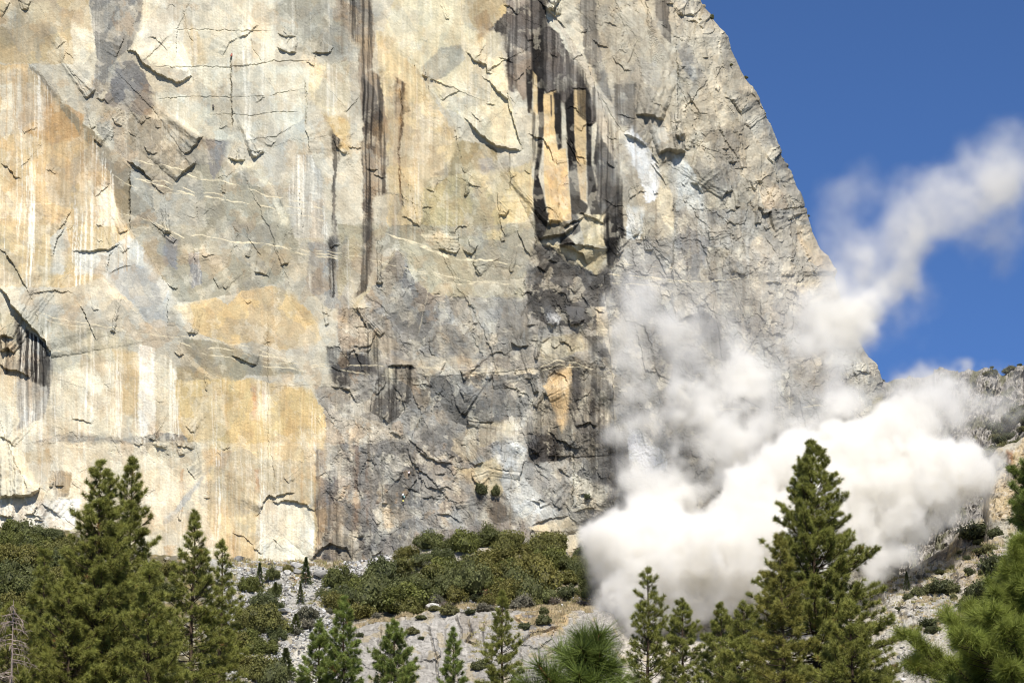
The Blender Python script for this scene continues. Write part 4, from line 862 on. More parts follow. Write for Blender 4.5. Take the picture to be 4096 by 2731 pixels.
PINES = [
 ('G 677,72', 170, 'G', [(150, 40), (250, 85), (450, 130), (650, 200), (900, 260), (1250, 330), (1567, 360)], 11, 'tall dark pine with a forked narrow top beside the cream cliff face', {}),
 ('G 742,165', 171, 'G', [(260, 40), (420, 70), (700, 130), (1000, 200), (1567, 260)], 12, 'shorter pine spire wedged between two taller left pine tops', {}),
 ('G 892,40', 176, 'G', [(110, 35), (220, 75), (420, 110), (600, 150), (900, 210), (1250, 270), (1567, 300)], 13, 'tallest of the left pines, a slender pointed top against cream rock', {}),
 ('G 1310,408', 195, 'G', [(520, 45), (660, 75), (800, 120), (1000, 190), (1300, 250), (1567, 270)], 14, 'open pine with see-through pointed top left of the talus', dict(dens=.9)),
 ('G 1495,606', 205, 'G', [(690, 45), (800, 55), (1000, 105), (1250, 130), (1567, 150)], 15, 'sparse pine with a tufted knob top over the edge of the talus', dict(dens=.85)),
 ('G 300,672', 190, 'G', [(740, 40), (900, 70), (1150, 120), (1567, 210)], 16, 'thin dark stemmed pine standing before the left oak slope', {}),
 ('G 90,1040', 165, 'G', [(1150, 90), (1350, 170), (1567, 230)], 17, 'low pale green pine at the lower left picture edge', dict(yel=.2)),
 ('G 470,840', 168, 'G', [(960, 80), (1200, 170), (1567, 260)], 27, 'bushy pine filling the gap below the left forked pine', {}),
 ('G 1010,760', 160, 'G', [(880, 70), (1100, 150), (1567, 230)], 28, 'broad dark pine between the left spires and the open pine', {}),
 ('G 1480,1080', 215, 'G', [(1200, 60), (1350, 100), (1567, 140)], 29, 'low ragged pine in front of shrubs on the talus edge', {}),
 ('G 2312,985', 215, 'G', [(1080, 45), (1200, 80), (1350, 110), (1567, 150)], 18, 'dense bright pine right of the bare white gully', dict(green=BRIGHT)),
 ('G 2150,1150', 218, 'G', [(1230, 45), (1350, 85), (1480, 130), (1567, 150)], 19, 'shoulder high pine leaning into the bare white gully', dict(green=BRIGHT)),
 ('H 382,1142', 270, 'H', [(1220, 40), (1300, 85), (1400, 120), (1567, 175)], 20, 'broad bright pine in front of the granite slabs', dict(tuft=.54, green=BRIGHT, dens=1.1)),
 ('H 780,1195', 275, 'H', [(1260, 28), (1350, 55), (1450, 70), (1567, 95)], 21, 'narrowest pine, centred before the granite slabs', dict(tuft=.54, green=BRIGHT)),
 ('H 1108,945', 265, 'H', [(1040, 35), (1150, 55), (1280, 75), (1400, 110), (1567, 130)], 22, 'slim tall pine rising over the oak grove and slabs', dict(tuft=.54, dens=1.05)),
 ('H 2082,785', 190, 'H', [(880, 55), (1000, 85), (1120, 115), (1250, 150), (1400, 165), (1567, 180)], 23, 'pointed pine alone before the white dust, left of two small ones', dict(dens=.8, yel=.05)),
 ('H 2318,1004', 235, 'H', [(1100, 55), (1200, 85), (1320, 115), (1567, 150)], 24, 'small ragged pine before the dust between two others', dict(yel=.05)),
 ('I 316,1028', 225, 'I', [(1100, 45), (1200, 75), (1350, 120), (1567, 160)], 25, 'smallest pine touching the big right pine from the left', dict(yel=.05)),
 ('I 470,1035', 200, 'I', [(1120, 70), (1250, 120), (1567, 190)], 26, 'rounded low pine at the left shoulder of the big right pine', {}),
 ('I 926,-58', 180, 'I', [(20, 50), (120, 85), (250, 140), (400, 200), (600, 240), (800, 330), (1000, 400), (1250, 470), (1567, 520)], 31, 'biggest pine, a broad pyramid standing before the dust cloud', dict(dens=1.2, yel=.04)),
 ('I 712,560', 172, 'I', [(650, 45), (800, 80), (950, 115), (1200, 150), (1567, 180)], 32, 'yellowish pine spire in front of the biggest pine', dict(green=np.array([.25, .24, .056]), yel=.12)),
 ('I 1180,1000', 168, 'I', [(1120, 70), (1300, 150), (1567, 250)], 33, 'low pine merging into the right skirt of the biggest pine', {}),
 ('I 2420,20', 105, 'I', [(150, 90), (300, 200), (480, 190), (620, 215), (800, 160), (1100, 170), (1567, 150)], 34, 'pine leaning in from the right edge high above the rocks', dict(tuft=.36, n=40, width=.012, green=BRIGHT*.9, dens=1.3)),
 ('I 2330,620', 60, 'I', [(760, 90), (900, 140), (1050, 210), (1200, 330), (1400, 540), (1567, 640)], 35, 'nearest bright long needled pine filling the lower right corner', dict(tuft=.44, n=70, width=.0085, green=BRIGHT*[1.08, .98, .8], dens=1.9, yel=.05)),
]
for tx, d, crop, prof, seed, lab, kw in PINES:
    e, m = pine('pine_tree', lab, 'pine tree', T(tx), d, pr(crop, prof), seed, **kw)
# young pine close to the camera: a leader with whorled shoots carrying long needles
def near_pine():
    rs = np.random.RandomState(71); D = 22.
    wood = MB(); c, a, cc = [], [], []
    tipw = np.array(at(*T('H 1688,1285'), D)); base = np.array([tipw[0]+.1, D+.1, 0.])
    zs = np.linspace(0, 1, 14); wood.tube([base+(tipw-base)*t+np.array([.05*math.sin(t*9), 0, 0]) for t in zs], .055*(1-zs)+.012, np.array([.16, .09, .05]), 8)
    def shoot(p0, p1, brush=.42, k=34):
        p0, p1 = np.array(p0), np.array(p1); L = np.linalg.norm(p1-p0); t = np.linspace(0, 1, 6)
        pts = p0+(p1-p0)*t[:, None]+np.array([0, 0, -.10*L])*(t*(1-t)*4)[:, None]
        wood.tube(pts, np.linspace(.016, .008, 6), np.array([.22, .12, .06]), 5)
        for s in np.linspace(max(0, 1-brush/L), 1, k):
            x = s*5; i = min(4, int(x)); c.append(pts[i]+(pts[i+1]-pts[i])*(x-i)); a.append(pts[i+1]-pts[i])
            cc.append(BRIGHT*[.72, .72, .66]*(.6+.7*rs.rand()))
    shoot(tipw-[0, 0, .3], tipw+[0, 0, .02], .3, 30)
    sp = [('H 1635,1255', .05, 'H 1680,1380'), ('H 1765,1235', -.05, 'H 1700,1370'), ('H 1850,1455', -.1, 'H 1740,1480'), ('H 1790,1280', .2, 'H 1700,1400'), ('H 1560,1390', -.15, 'H 1690,1480'), ('H 1345,1440', -.3, 'H 1500,1600'), ('H 1640,1330', -.3, 'H 1690,1440'), ('H 1770,1360', -.25, 'H 1700,1490'), ('H 1260,1560', -.2, 'H 1420,1700'),
          ('H 1440,1480', .1, 'H 1600,1640'), ('H 1900,1560', .15, 'H 1760,1640'), ('H 1620,1500', -.4, 'H 1690,1640'), ('H 1740,1540', -.35, 'H 1700,1660'), ('H 1530,1560', -.2, 'H 1680,1700'), ('H 1480,1330', .3, 'H 1660,1460'), ('H 1690,1420', .3, 'H 1690,1560'), ('H 1820,1620', -.2, 'H 1720,1720'), ('H 1380,1620', 0, 'H 1640,1760')]
    for t1, dy, t0 in sp: shoot(at(*T(t0), D+dy*.4), at(*T(t1), D+dy), .34, 26)
    for k in range(26):
        z = rs.uniform(1.4, 3.4); az = rs.uniform(0, 6.28); L = rs.uniform(.6, 1.3); p = base+(tipw-base)*(z/tipw[2])
        shoot(p, p+np.array([math.cos(az)*L, math.sin(az)*L, L*.5]), .4, 16)
    c, a, cc = np.array(c), np.array(a), np.array(cc)
    v, f, kk = needles(c, a, cc, 15, .20, .0058, rs, lo=18, hi=66, base=.02, droop=.18)
    e = empty('pine_tree', base, 'young near pine with long blurred bright needles at the bottom centre', 'pine tree', 'pines along the valley floor')
    link('trunk', wood.mesh('trunk', bark_mat), e, -Vector(base)); link('crown', raw_mesh('crown', v, f, mat=needle_mat, colors=kk), e, -Vector(base))
near_pine()
# bare dead tree at the left edge
def dead_tree():
    rs = np.random.RandomState(81); D = 150.; top = np.array(at(*T('G 92,1010'), D)); base = np.array([top[0]+.1, D, 0]); w = MB(); g = np.array([.30, .24, .20])
    z = np.linspace(0, 1, 16); w.tube([base+(top-base)*t for t in z], .26*(1-z)+.015, g, 7)
    for k in range(150):
        t = rs.uniform(.45, .99); p = base+(top-base)*t; az = rs.uniform(0, 6.28); L = (1.03-t)*6.5*rs.uniform(.4, 1.)+.25
        s = np.linspace(0, 1, 6); h = np.array([math.cos(az), math.sin(az), 0])
        pts = p+h*(L*s)[:, None]+np.array([0, 0, 1])*(-.35*L*s**1.6+.1*L*s)[:, None]; w.tube(pts, np.linspace(.03, .006, 6), g*rs.uniform(.8, 1.15), 4)
        for q in range(int(5+L*5)):
            x = rs.uniform(.2, 1); i = min(4, int(x*5)); p0 = pts[i]+(pts[i+1]-pts[i])*(x*5-i); dr = unit(h*.6+rs.normal(0, .5, 3)+[0, 0, -.5])*rs.uniform(.2, .6)
            w.tube([p0, p0+dr*.5, p0+dr+[0, 0, -.05]], [.008, .007, .004], g*rs.uniform(.8, 1.2), 3)
    e = empty('dead_tree', base, 'bare pinkish grey dead tree at the lower left picture edge', 'dead tree')
    link('trunk', w.mesh('trunk', bark_mat), e, -Vector(base))
dead_tree()
# ================================================================ oaks, shrubs and small firs
def crown_mesh(name, seed, n=6800, leaf=.062, flat=.9, colr=(.085, .085, .026), lobes=22, core=True, gap=.0):
    """leafy crown of radius 1 standing on z = 0: lobes of leaf sprays over a darker inside"""
    rs = np.random.RandomState(seed); colr = np.array(colr)
    lc = rs.normal(size=(lobes, 3)); lc = unit(lc)*rs.uniform(.3, .95, (lobes, 1)); lc[:, 2] = np.abs(lc[:, 2])*.9*flat+.28; lr = rs.uniform(.13, .42, lobes)*(1+.3*(rs.rand(lobes) < .2))
    k = rs.randint(0, lobes, n); d = unit(rs.normal(size=(n, 3))+[0, 0, .25]); r = lr[k]*(1+.16*rs.normal(size=n))*rs.uniform(.75, 1.05, n)
    p = lc[k]+d*r[:, None]; p[:, 2] = np.maximum(p[:, 2], .02+.1*rs.rand(n))
    nr = unit(d+.65*rs.normal(size=(n, 3)))
    t1 = unit(np.cross(nr, rs.normal(size=(n, 3)))); t2 = np.cross(nr, t1); s = leaf*rs.uniform(.55, 1.35, n)[:, None]
    v = np.stack([p-t1*s*.6, p+t2*s*.5, p+t1*s*.75, p-t2*s*.45], 1).reshape(-1, 3)
    f = np.arange(n*4).reshape(-1, 4)
    c = colr*(.72+.5*rs.rand(n, 1))*(.75+.5*rs.rand(lobes, 1))[k]*np.where(rs.rand(n, 1) < .1, 1.25, 1.)
    mb = MB(); mb.add(v, f, np.repeat(c, 4, 0))
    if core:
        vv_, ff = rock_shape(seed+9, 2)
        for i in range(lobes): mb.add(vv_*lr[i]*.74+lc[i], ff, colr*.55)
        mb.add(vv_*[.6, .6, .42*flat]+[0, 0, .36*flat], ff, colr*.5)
    tr = MB()
    for i in range(5):
        a = rs.uniform(0, 6.28); q = lc[rs.randint(lobes)]
        tr.tube([[.05*math.cos(a), .05*math.sin(a), -.25], [.1*math.cos(a), .1*math.sin(a), .1], q*.6, q], [.05, .042, .03, .012], np.array([.10, .085, .07]), 5)
    return mb.mesh(name, leaf_mat), tr.mesh('trunk', bark_mat)
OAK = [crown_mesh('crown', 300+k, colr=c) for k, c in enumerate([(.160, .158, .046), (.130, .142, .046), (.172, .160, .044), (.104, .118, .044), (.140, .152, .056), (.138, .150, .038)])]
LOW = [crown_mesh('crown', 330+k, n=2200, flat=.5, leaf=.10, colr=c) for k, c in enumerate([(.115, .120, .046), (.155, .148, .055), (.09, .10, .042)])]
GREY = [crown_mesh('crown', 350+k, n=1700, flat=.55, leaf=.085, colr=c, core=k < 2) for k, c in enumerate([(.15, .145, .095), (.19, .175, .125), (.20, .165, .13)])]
def fir_mesh(seed, colr):
    rs = np.random.RandomState(seed); n = 1500; z = rs.rand(n)**.8; r = (1-z)*.27*(.6+.6*rs.rand(n))*(1+.25*np.sin(z*40+rs.rand(n)))+.015; a = rs.rand(n)*6.283
    p = np.stack([r*np.cos(a), r*np.sin(a), z], 1); d = np.stack([np.cos(a), np.sin(a), rs.uniform(-.2, .7, n)], 1); d = unit(d); s = .05*rs.uniform(.6, 1.3, (n, 1)); t = unit(np.cross(d, rs.normal(size=(n, 3))))
    v = np.stack([p-d*s*.6-t*s*.35, p-d*s*.6+t*s*.35, p+d*s], 1).reshape(-1, 3); mb = MB(); mb.add(v, np.arange(n*3).reshape(-1, 3), np.repeat(np.array(colr)*(.65+.7*rs.rand(n, 1)), 3, 0))
    tr = MB(); tr.tube([[0, 0, -.08], [0, 0, .5], [0, 0, .98]], [.022, .014, .004], np.array([.09, .07, .05]), 5)
    return mb.mesh('crown', leaf_mat), tr.mesh('trunk', bark_mat)
FIR = [fir_mesh(400+k, c) for k, c in enumerate([(.08, .10, .038), (.115, .13, .044), (.095, .108, .04)])]
_rs = np.random.RandomState(17)
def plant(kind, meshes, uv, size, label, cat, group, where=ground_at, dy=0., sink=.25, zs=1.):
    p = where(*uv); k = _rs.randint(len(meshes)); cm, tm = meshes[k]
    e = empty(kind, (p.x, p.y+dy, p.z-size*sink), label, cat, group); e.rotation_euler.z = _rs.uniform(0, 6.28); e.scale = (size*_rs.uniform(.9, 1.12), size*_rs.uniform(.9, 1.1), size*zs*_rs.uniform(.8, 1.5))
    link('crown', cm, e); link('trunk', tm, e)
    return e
K = 1400/2352
def ring(seq, crop, kind, meshes, cat, group, labels, where=ground_at, shift=.55, rmul=1., **kw):
    for i, it in enumerate(seq):
        x, y, r = it[:3]; u, v = T('%s %g,%g' % (crop, x, y)); vb = v+r*K*shift
        p = where(u, vb); lab = it[3] if len(it) > 3 else labels
        plant(kind, meshes, (u, vb), r*K*mpp(p.y)*1.3*rmul*_rs.uniform(.85, 1.2), lab, cat, group, where, **kw)
grove = [(745,640,45,'dark little oak squeezed between cliff foot and grove'), (470,690,70), (560,730,90), (680,700,80), (420,800,90), (300,850,100), (200,880,100), (130,950,80), (170,1060,110), (280,1010,110), (420,1000,130), (480,1080,90), (520,880,110), (640,860,110), (760,800,110), (720,920,100), (780,970,80), (860,640,90), (940,600,80), (900,730,110), (880,900,110), (1000,820,120), (1040,700,110), (1150,640,100), (1260,640,100), (1370,640,90), (1440,640,80), (1150,760,110), (1280,780,110), (1400,740,100), (1500,740,90), (1590,740,70), (1330,880,110), (1200,900,110), (1440,860,100), (1530,840,90), (1600,820,70), (1060,900,100), (1150,980,90), (1310,970,100), (1250,1010,80), (350,920,90), (600,960,90), (1540,760,70)]
ring([(610,590,82,'lone round oak standing against the cliff at the grove top'), (1030,585,75,'oak whose dome is the highest point of the central grove')], 'H', 'oak_tree', OAK, 'oak', 'oaks in the central grove', '')
ring(grove, 'H', 'oak_tree', OAK, 'oak', 'oaks in the central grove', 'one of the olive green oaks massed in the central grove below the cliff')
ring([(1690,900,72,'dark oak at the right end of the grove beside the dust'), (1675,965,62,'lowest dark oak at the right end of the grove'), (1725,800,52,'thin oak half lost in the dust at the grove edge'), (1650,800,52,'small oak veiled by dust left of a thinner one'), (1640,710,52,'upper oak at the grove edge veiled by dust'), (1035,1010,58,'very dark oak at the lower front of the grove')], 'H', 'oak_tree', OAK, 'oak', 'oaks in the central grove', '')
left = [(80,540,70), (180,560,80), (280,570,80), (370,580,80), (60,640,90), (160,640,90), (260,650,100), (350,680,100), (430,640,80), (80,730,100), (180,740,100), (60,830,110), (180,850,110), (30,960,110), (330,780,110), (150,960,100), (-40,580,80), (-50,720,110), (290,900,110), (60,1060,110), (220,1050,110), (400,880,100), (380,1020,110), (560,800,100), (620,950,110), (140,1180,120), (300,1200,120), (520,1120,120), (-60,880,120), (-40,1150,120), (700,1080,120), (860,980,110), (1000,900,100), (1120,830,60), (1150,930,80)]
ring(left, 'G', 'oak_tree', OAK, 'oak', 'oaks on the left slope', 'one of the olive green oaks covering the left slope behind the pines')
tal = [(1830,845,36,'round dark oak alone in the upper talus'), (1660,915,60,'dark oak touching the left fir on the talus'), (1720,925,38,'small oak under the left fir on the talus'), (1850,945,52,'dark oak below the round one on the talus'), (1780,1015,90,'biggest dark oak in the upper talus belt'), (1680,1100,80,'dark green oak left of a grey shrub on talus'), (1630,1160,75,'dark oak at the left rim of the talus belt'), (1850,1060,55,'oak hugging the right rim of the upper talus belt'), (1800,1190,95,'broad oak above a bare snag in the talus belt'), (1840,1250,60,'small oak at the gully edge below the broad one'), (1650,1270,95,'brightest oak low on the left of the talus belt'), (1560,1310,90,'oak beside the open pine low on the talus'), (1750,1310,95,'oak in the middle of the lower talus belt'), (1780,1440,120,'big oak at the bottom left of the white gully'), (1700,1500,100,'oak at the bottom between two pines'), (1850,1530,90,'lowest oak beside the slender talus pine'),
       (2270,870,80,'large dark oak right of the upper talus gully'), (2300,940,65,'small oak under the large one right of the gully'), (2210,965,80,'oak on the right gully bank above a grey shrub'), (2230,1030,85,'lowest oak on the right gully bank'), (2320,1010,60,'oak at the right gully bank behind the bright pine'), (1930,805,34,'small olive oak beside boulders at the talus top'), (1610,1420,100,'oak in the dark hollow between the lower pines')]
ring(tal, 'G', 'oak_tree', OAK, 'oak', 'oaks on the talus', '')
ring([(2065,1120,58,'grey green brush in the middle of the gully'), (2060,1175,58,'paler brush at the lower middle of the gully'), (1900,1137,24,'small grey brush right of a dark oak'), (1780,1100,45,'silver brush among the dark talus oaks'), (2210,1090,30,'grey brush under the right gully oaks'), (2000,1230,28,'purple grey brush below the gully brush')], 'G', 'shrub', GREY, 'shrub', 'grey shrubs', '', sink=.1)
ring([(665,1030,66,'wide grey shrub under the left front of the grove'), (715,1085,48,'grey shrub below the wide one at the grove front'), (985,1105,58,'grey green shrub between grove and slabs, left of the slim pine'), (1240,1080,58,'grey shrub right of the slim pine above the slabs'), (1450,1012,48,'grey shrub under the right half of the grove'), (270,1198,38,'grey shrub left of the broad pine on the slabs'), (1200,1110,40,'brownish grey shrub beside the slim pine'), (1650,1040,34,'grey shrub at the dust edge below the grove'), (800,880,40,'dead grey brush among the oaks of the grove'), (1130,890,48,'bare grey brush in the heart of the grove'), (600,780,42,'bare grey brush in the upper left grove')], 'H', 'shrub', GREY, 'shrub', 'grey shrubs', '', sink=.1)
ring([(1530,970,52,'olive shrub at the right grove foot'), (1500,1090,30,'small round shrub alone on the tan ledge'), (750,1165,58,'largest green shrub on top of the slabs'), (650,1142,34,'small green shrub left of the largest slab shrub'), (890,1172,34,'flat green shrub on the slab rim'), (560,1188,40,'low green shrub on the left slab rim'), (1252,1268,38,'dark shrub in the grass seam of the slabs'), (1380,1242,42,'shrub under a rounder one on the right slabs'), (1382,1172,36,'round shrub above another on the right slabs'), (500,1305,42,'dark shrub behind the broad bright pine'), (560,1355,24,'tiny shrub on the bare slab face'), (150,1330,28,'small shrub at the left slab margin'), (955,1530,50,'dark shrub low beside the slim pine'), (930,990,40,'yellow green shrub at the grove foot')], 'H', 'shrub', LOW, 'shrub', 'green shrubs on the slabs', '', sink=.15)
rg = [(2010,540,105,'wide black green shrub under the dust on the right slope'), (2150,545,42,'small shrub right of the wide black green one'), (2050,612,32,'small dark shrub below the wide black green one'), (2120,650,58,'dome shrub on the upper right slope'), (2050,682,38,'shrub left of the dome shrub'), (1920,682,22,'tiny shrub near the crack on the right slope'), (1970,722,22,'tiny shrub above the grey slab on the right'), (1872,778,30,'little dark shrub left of the grey slab'), (1980,812,34,'shrub on the edge of the grey slab'), (1780,802,38,'olive shrub under the dust tail'), (2170,785,78,'large shrub right of the grey slab'), (1800,915,78,'broad olive shrub in the middle of the right slope'), (1870,930,58,'dark shrub joined to the broad olive one'), (1700,942,44,'low shrub left of the broad olive one'), (1632,982,42,'dark round shrub on the ledge under the fir'), (1565,1008,40,'dark shrub leftmost on the right slope ledge'), (1872,996,28,'small shrub below the broad olive one'), (2050,960,85,'big green shrub on the right slope shoulder'), (2130,920,90,'upper big green shrub of the right shoulder'), (2210,910,85,'rightmost big green shrub of the shoulder'), (1985,995,60,'green shrub sloping down from the shoulder'), (1940,1046,44,'lowest green shrub of the shoulder chain'), (1710,1152,58,'olive shrub low on the right slope'), (1742,1185,54,'shrub under the low olive one'), (1822,1122,38,'shrub right of the low olive one'), (1612,1232,38,'small shrub near the bottom right pine skirt'), (1570,1222,24,'tiny shrub by the pine skirt'), (1500,1080,18,'speck of shrub by the big pine'), (2080,800,26,'small shrub on the slab crack'), (2190,850,34,'shrub between large shrub and shoulder'), (2250,1000,60,'shrub behind the corner pine'), (1480,935,16,'speck of shrub below the dust foot')]
ring(rg, 'I', 'shrub', LOW, 'shrub', 'shrubs on the right slope', '', sink=.15)
ring([(1650,917,34,'grey shrub above the right slope ledge'), (1900,1150,34,'grey shrub near the corner pine')], 'I', 'shrub', GREY, 'shrub', 'grey shrubs', '', sink=.1)
# small firs: (tip, foot)
for crop, tx, ty, by, lab in (('G', 1735, 786, 930, 'left slender fir high on the talus'), ('G', 2047, 752, 910, 'right slender fir high on the talus'), ('G', 1845, 868, 995, 'green fir between dark oaks on the talus'), ('G', 2015, 942, 1050, 'bright little fir in the upper gully'), ('G', 1985, 1055, 1240, 'thin fir beside the grey gully brush'), ('G', 1915, 1262, 1540, 'taller fir at the left bank of the white gully'), ('I', 1560, 838, 935, 'small fir alone on the right slope under the dust')):
    u, v = T('%s %g,%g' % (crop, tx, by)); p = ground_at(u, v); plant('fir_tree', FIR, (u, v), (by-ty)*K*mpp(p.y), lab, 'fir', 'small firs on the slopes', sink=.02)
# far hill: shrubs along the ridge and in belts
fh = [(2140,1000,34,'shrub in a notch of the far ridge'), (2100,1010,26,'left shrub of the ridge notch'), (2240,985,26,'dark shrub on the far ridge skyline'), (2265,968,24,'taller shrub beside another on the far skyline'), (2322,942,16,'tiny shrub highest on the far skyline'), (2130,962,14,'speck shrub on the far ridge rock'), (1395,1030,18,'shrub where far ridge meets the cliff'), (1460,1240,26,'shrub beside the yellow lichen corner'), (1580,1020,8,'speck of shrub on the hazy ridge'), (2200,1385,75,'wide dark shrub in the far slope belt'), (2280,1335,75,'middle dark shrub in the far slope belt'), (2345,1300,60,'rightmost dark shrub of the far slope belt'), (2180,1465,42,'shrub below the far slope belt'), (2250,1430,48,'shrub under the middle of the far belt'), (2130,1530,55,'leftmost shrub above the tan crag'), (2200,1520,55,'middle shrub above the tan crag'), (2290,1490,45,'right shrub above the tan crag'), (2160,1420,40,'small shrub at the dust edge of the far belt'), (2330,1240,30,'small shrub above the far belt'), (2330,1400,40,'shrub right below the far belt')]
ring(fh, 'F', 'shrub', LOW, 'shrub', 'shrubs on the far hill', '', where=hill_at, shift=.4, sink=.15)
# plants clinging to the wall
def wall_at(u, v):
    i = int(np.clip((v-v0)/(v1-v0)*(NR-1), 0, NR-1)); j = int(np.argmin(np.abs(U[i]-u)[:N1+N2])); return Vector((float(X[i, j]), float(Yw[i, j]), float(Z[i, j])))
for crop, x, y, r, lab in (('H', 968, 285, 42, 'left of two dark bushes on a cliff ledge'), ('H', 1065, 303, 34, 'right of two dark bushes on a cliff ledge'), ('H', 1675, 338, 22, 'small bush on the cliff near the dust'), ('C', 262, 125, 16, 'tiny bush on the cliff skyline near the top'), ('C', 392, 438, 14, 'tiny bush on the upper right cliff face'), ('C', 905, 1455, 12, 'tiny bush on the cliff skyline above the dust'), ('C', 497, 525, 14, 'dark tuft on the cliff skyline')):
    u, v = T('%s %g,%g' % (crop, x, y+r*.6)); p = wall_at(u, v); plant('shrub', LOW, (u, v), r*K*mpp(p.y)*1.15, lab, 'shrub', 'bushes on the cliff', where=wall_at, dy=-.6, sink=0, zs=1.5)
# ================================================================ the rockfall dust: a voxel volume
def vnoise3(shape, cell, seed):
    """smooth 3-D value noise in -1..1 on a grid, lattice spacing in voxels"""
    rs = np.random.RandomState(seed); a = rs.rand(*[int(n/c)+3 for n, c in zip(shape, cell)]).astype(f32)*2-1
    for ax in range(3):
        x = np.arange(shape[ax])/cell[ax]; i = x.astype(int); t = (x-i).astype(f32); t = t*t*(3-2*t)
        sh = [1, 1, 1]; sh[ax] = -1; t = t.reshape(sh)
        a = np.take(a, i, ax)*(1-t)+np.take(a, i+1, ax)*t
    return a
VOX = .6
bx0, bx1, by0, by1, bz0, bz1 = 8., 148., 818., 908., 74., 286.
shp = tuple(int((b-a)/VOX)+1 for a, b in ((bx0, bx1), (by0, by1), (bz0, bz1)))
gx = (bx0+np.arange(shp[0])*VOX).astype(f32); gy = (by0+np.arange(shp[1])*VOX).astype(f32); gz = (bz0+np.arange(shp[2])*VOX).astype(f32)
def nz(c, s, sq=(1, 1, 1)): return vnoise3(shp, [c*q/VOX for q in sq], s)
WX = nz(22, 1)+.5*nz(10, 2)+.25*nz(5, 21); WY = nz(22, 3)+.5*nz(10, 4); WZ = nz(22, 5)+.5*nz(10, 6)+.25*nz(5, 22)
BIL = .36*(1-2*np.abs(nz(13, 7)))+.32*(1-2*np.abs(nz(7, 8)))+.26*(1-2*np.abs(nz(3.6, 9)))+.2*(1-2*np.abs(nz(1.9, 10)))+.1*nz(1.2, 15)
WSP = .46*nz(9, 11)+.32*nz(4.5, 12)+.24*nz(2.3, 13)+.12*nz(1.3, 14)
DEN = np.zeros(shp, f32)
def puff(crop, x, y, r, sg, Y, kind):
    u, v = T('%s %g,%g' % (crop, x, y)); c = at(u, v, Y); R = r*K*mpp(Y)*(1 if kind == 'b' else 1.5)
    m = R*1.55
    sl = []
    for g, q in ((gx, c.x), (gy, c.y), (gz, c.z)):
        i0, i1 = np.searchsorted(g, [q-m, q+m]); sl.append(slice(i0, i1))
    sl = tuple(sl)
    if min(s.stop-s.start for s in sl) < 1: return
    k = (.34 if kind == 'b' else .6)*R
    dx = gx[sl[0]][:, None, None]-c.x+k*WX[sl]; dy = gy[sl[1]][None, :, None]-c.y+k*WY[sl]; dz = gz[sl[2]][None, None, :]-c.z+k*WZ[sl]
    d = np.sqrt(dx*dx+dy*dy*.8+dz*dz)/R
    if kind == 'b': q = sstep(-.02, .34, .96-d+.50*BIL[sl]+.12*WSP[sl])*sg; DEN[sl] = np.maximum(DEN[sl], q)
    elif kind == 's':
        q = sstep(0, 1, 1.05-d+.3*WSP[sl])*np.clip(.9+.8*WSP[sl], .1, 2)*sg; DEN[sl] = DEN[sl]+q
    else:
        q = sstep(0, 1, 1.1-d+.25*WSP[sl])*np.clip(.42+2.1*WSP[sl], 0, 2.2)*sg; DEN[sl] = DEN[sl]+q
for line in PUFFS.strip().splitlines():
    t = line.split('|'); crop, kind, sg, Y = t[0].split()
    for it in t[1:]:
        a = [float(q) for q in it.split()]; puff(crop, a[0], a[1], a[2], float(sg)*(a[3] if len(a) > 3 else 1), float(Y)+(a[4] if len(a) > 4 else 0), kind)
# thin out to nothing towards the box
for ax, g in ((0, gx), (1, gy), (2, gz)):
    e = np.minimum(np.arange(shp[ax]), shp[ax]-1-np.arange(shp[ax])); sh = [1, 1, 1]; sh[ax] = -1; DEN *= sstep(0, 4, e).reshape(sh)
DEN[DEN < .0008] = 0
me = bpy.data.meshes.new('dust_cloud'); n = DEN.size; me.vertices.add(n)
at_ = me.attributes.new('density', 'FLOAT', 'POINT'); at_.data.foreach_set('value', DEN.ravel())
dust_m = bpy.data.materials.new('rock_dust'); dust_m.use_nodes = True; nt = dust_m.node_tree; nt.nodes.clear()
out = nt.nodes.new('ShaderNodeOutputMaterial'); pv = nt.nodes.new('ShaderNodeVolumePrincipled'); nt.links.new(pv.outputs[0], out.inputs['Volume'])
pv.inputs['Density'].default_value = 1.0; pv.inputs['Density Attribute'].default_value = 'density'
pv.inputs['Color'].default_value = (.988, .978, .953, 1); pv.inputs['Anisotropy'].default_value = 0
me.materials.append(dust_m)
ng = bpy.data.node_groups.new('dust_voxels', 'GeometryNodeTree')
ng.interface.new_socket('Geometry', in_out='INPUT', socket_type='NodeSocketGeometry'); ng.interface.new_socket('Geometry', in_out='OUTPUT', socket_type='NodeSocketGeometry')
A = ng.nodes.new; Lk = ng.links.new
gi, go = A('NodeGroupInput'), A('NodeGroupOutput')
vc_ = A('GeometryNodeVolumeCube'); vc_.inputs['Min'].default_value = (bx0, by0, bz0); vc_.inputs['Max'].default_value = (bx0+VOX*(shp[0]-1), by0+VOX*(shp[1]-1), bz0+VOX*(shp[2]-1))
for q, nme in zip(shp, 'XYZ'): vc_.inputs['Resolution '+nme].default_value = q
pos = A('GeometryNodeInputPosition'); sub = A('ShaderNodeVectorMath'); sub.operation = 'SUBTRACT'; sub.inputs[1].default_value = (bx0, by0, bz0)
dv = A('ShaderNodeVectorMath'); dv.operation = 'SCALE'; dv.inputs['Scale'].default_value = 1/VOX
ad = A('ShaderNodeVectorMath'); ad.operation = 'ADD'; ad.inputs[1].default_value = (.5, .5, .5)
fl = A('ShaderNodeVectorMath'); fl.operation = 'FLOOR'
Lk(pos.outputs[0], sub.inputs[0]); Lk(sub.outputs[0], dv.inputs[0]); Lk(dv.outputs[0], ad.inputs[0]); Lk(ad.outputs[0], fl.inputs[0])
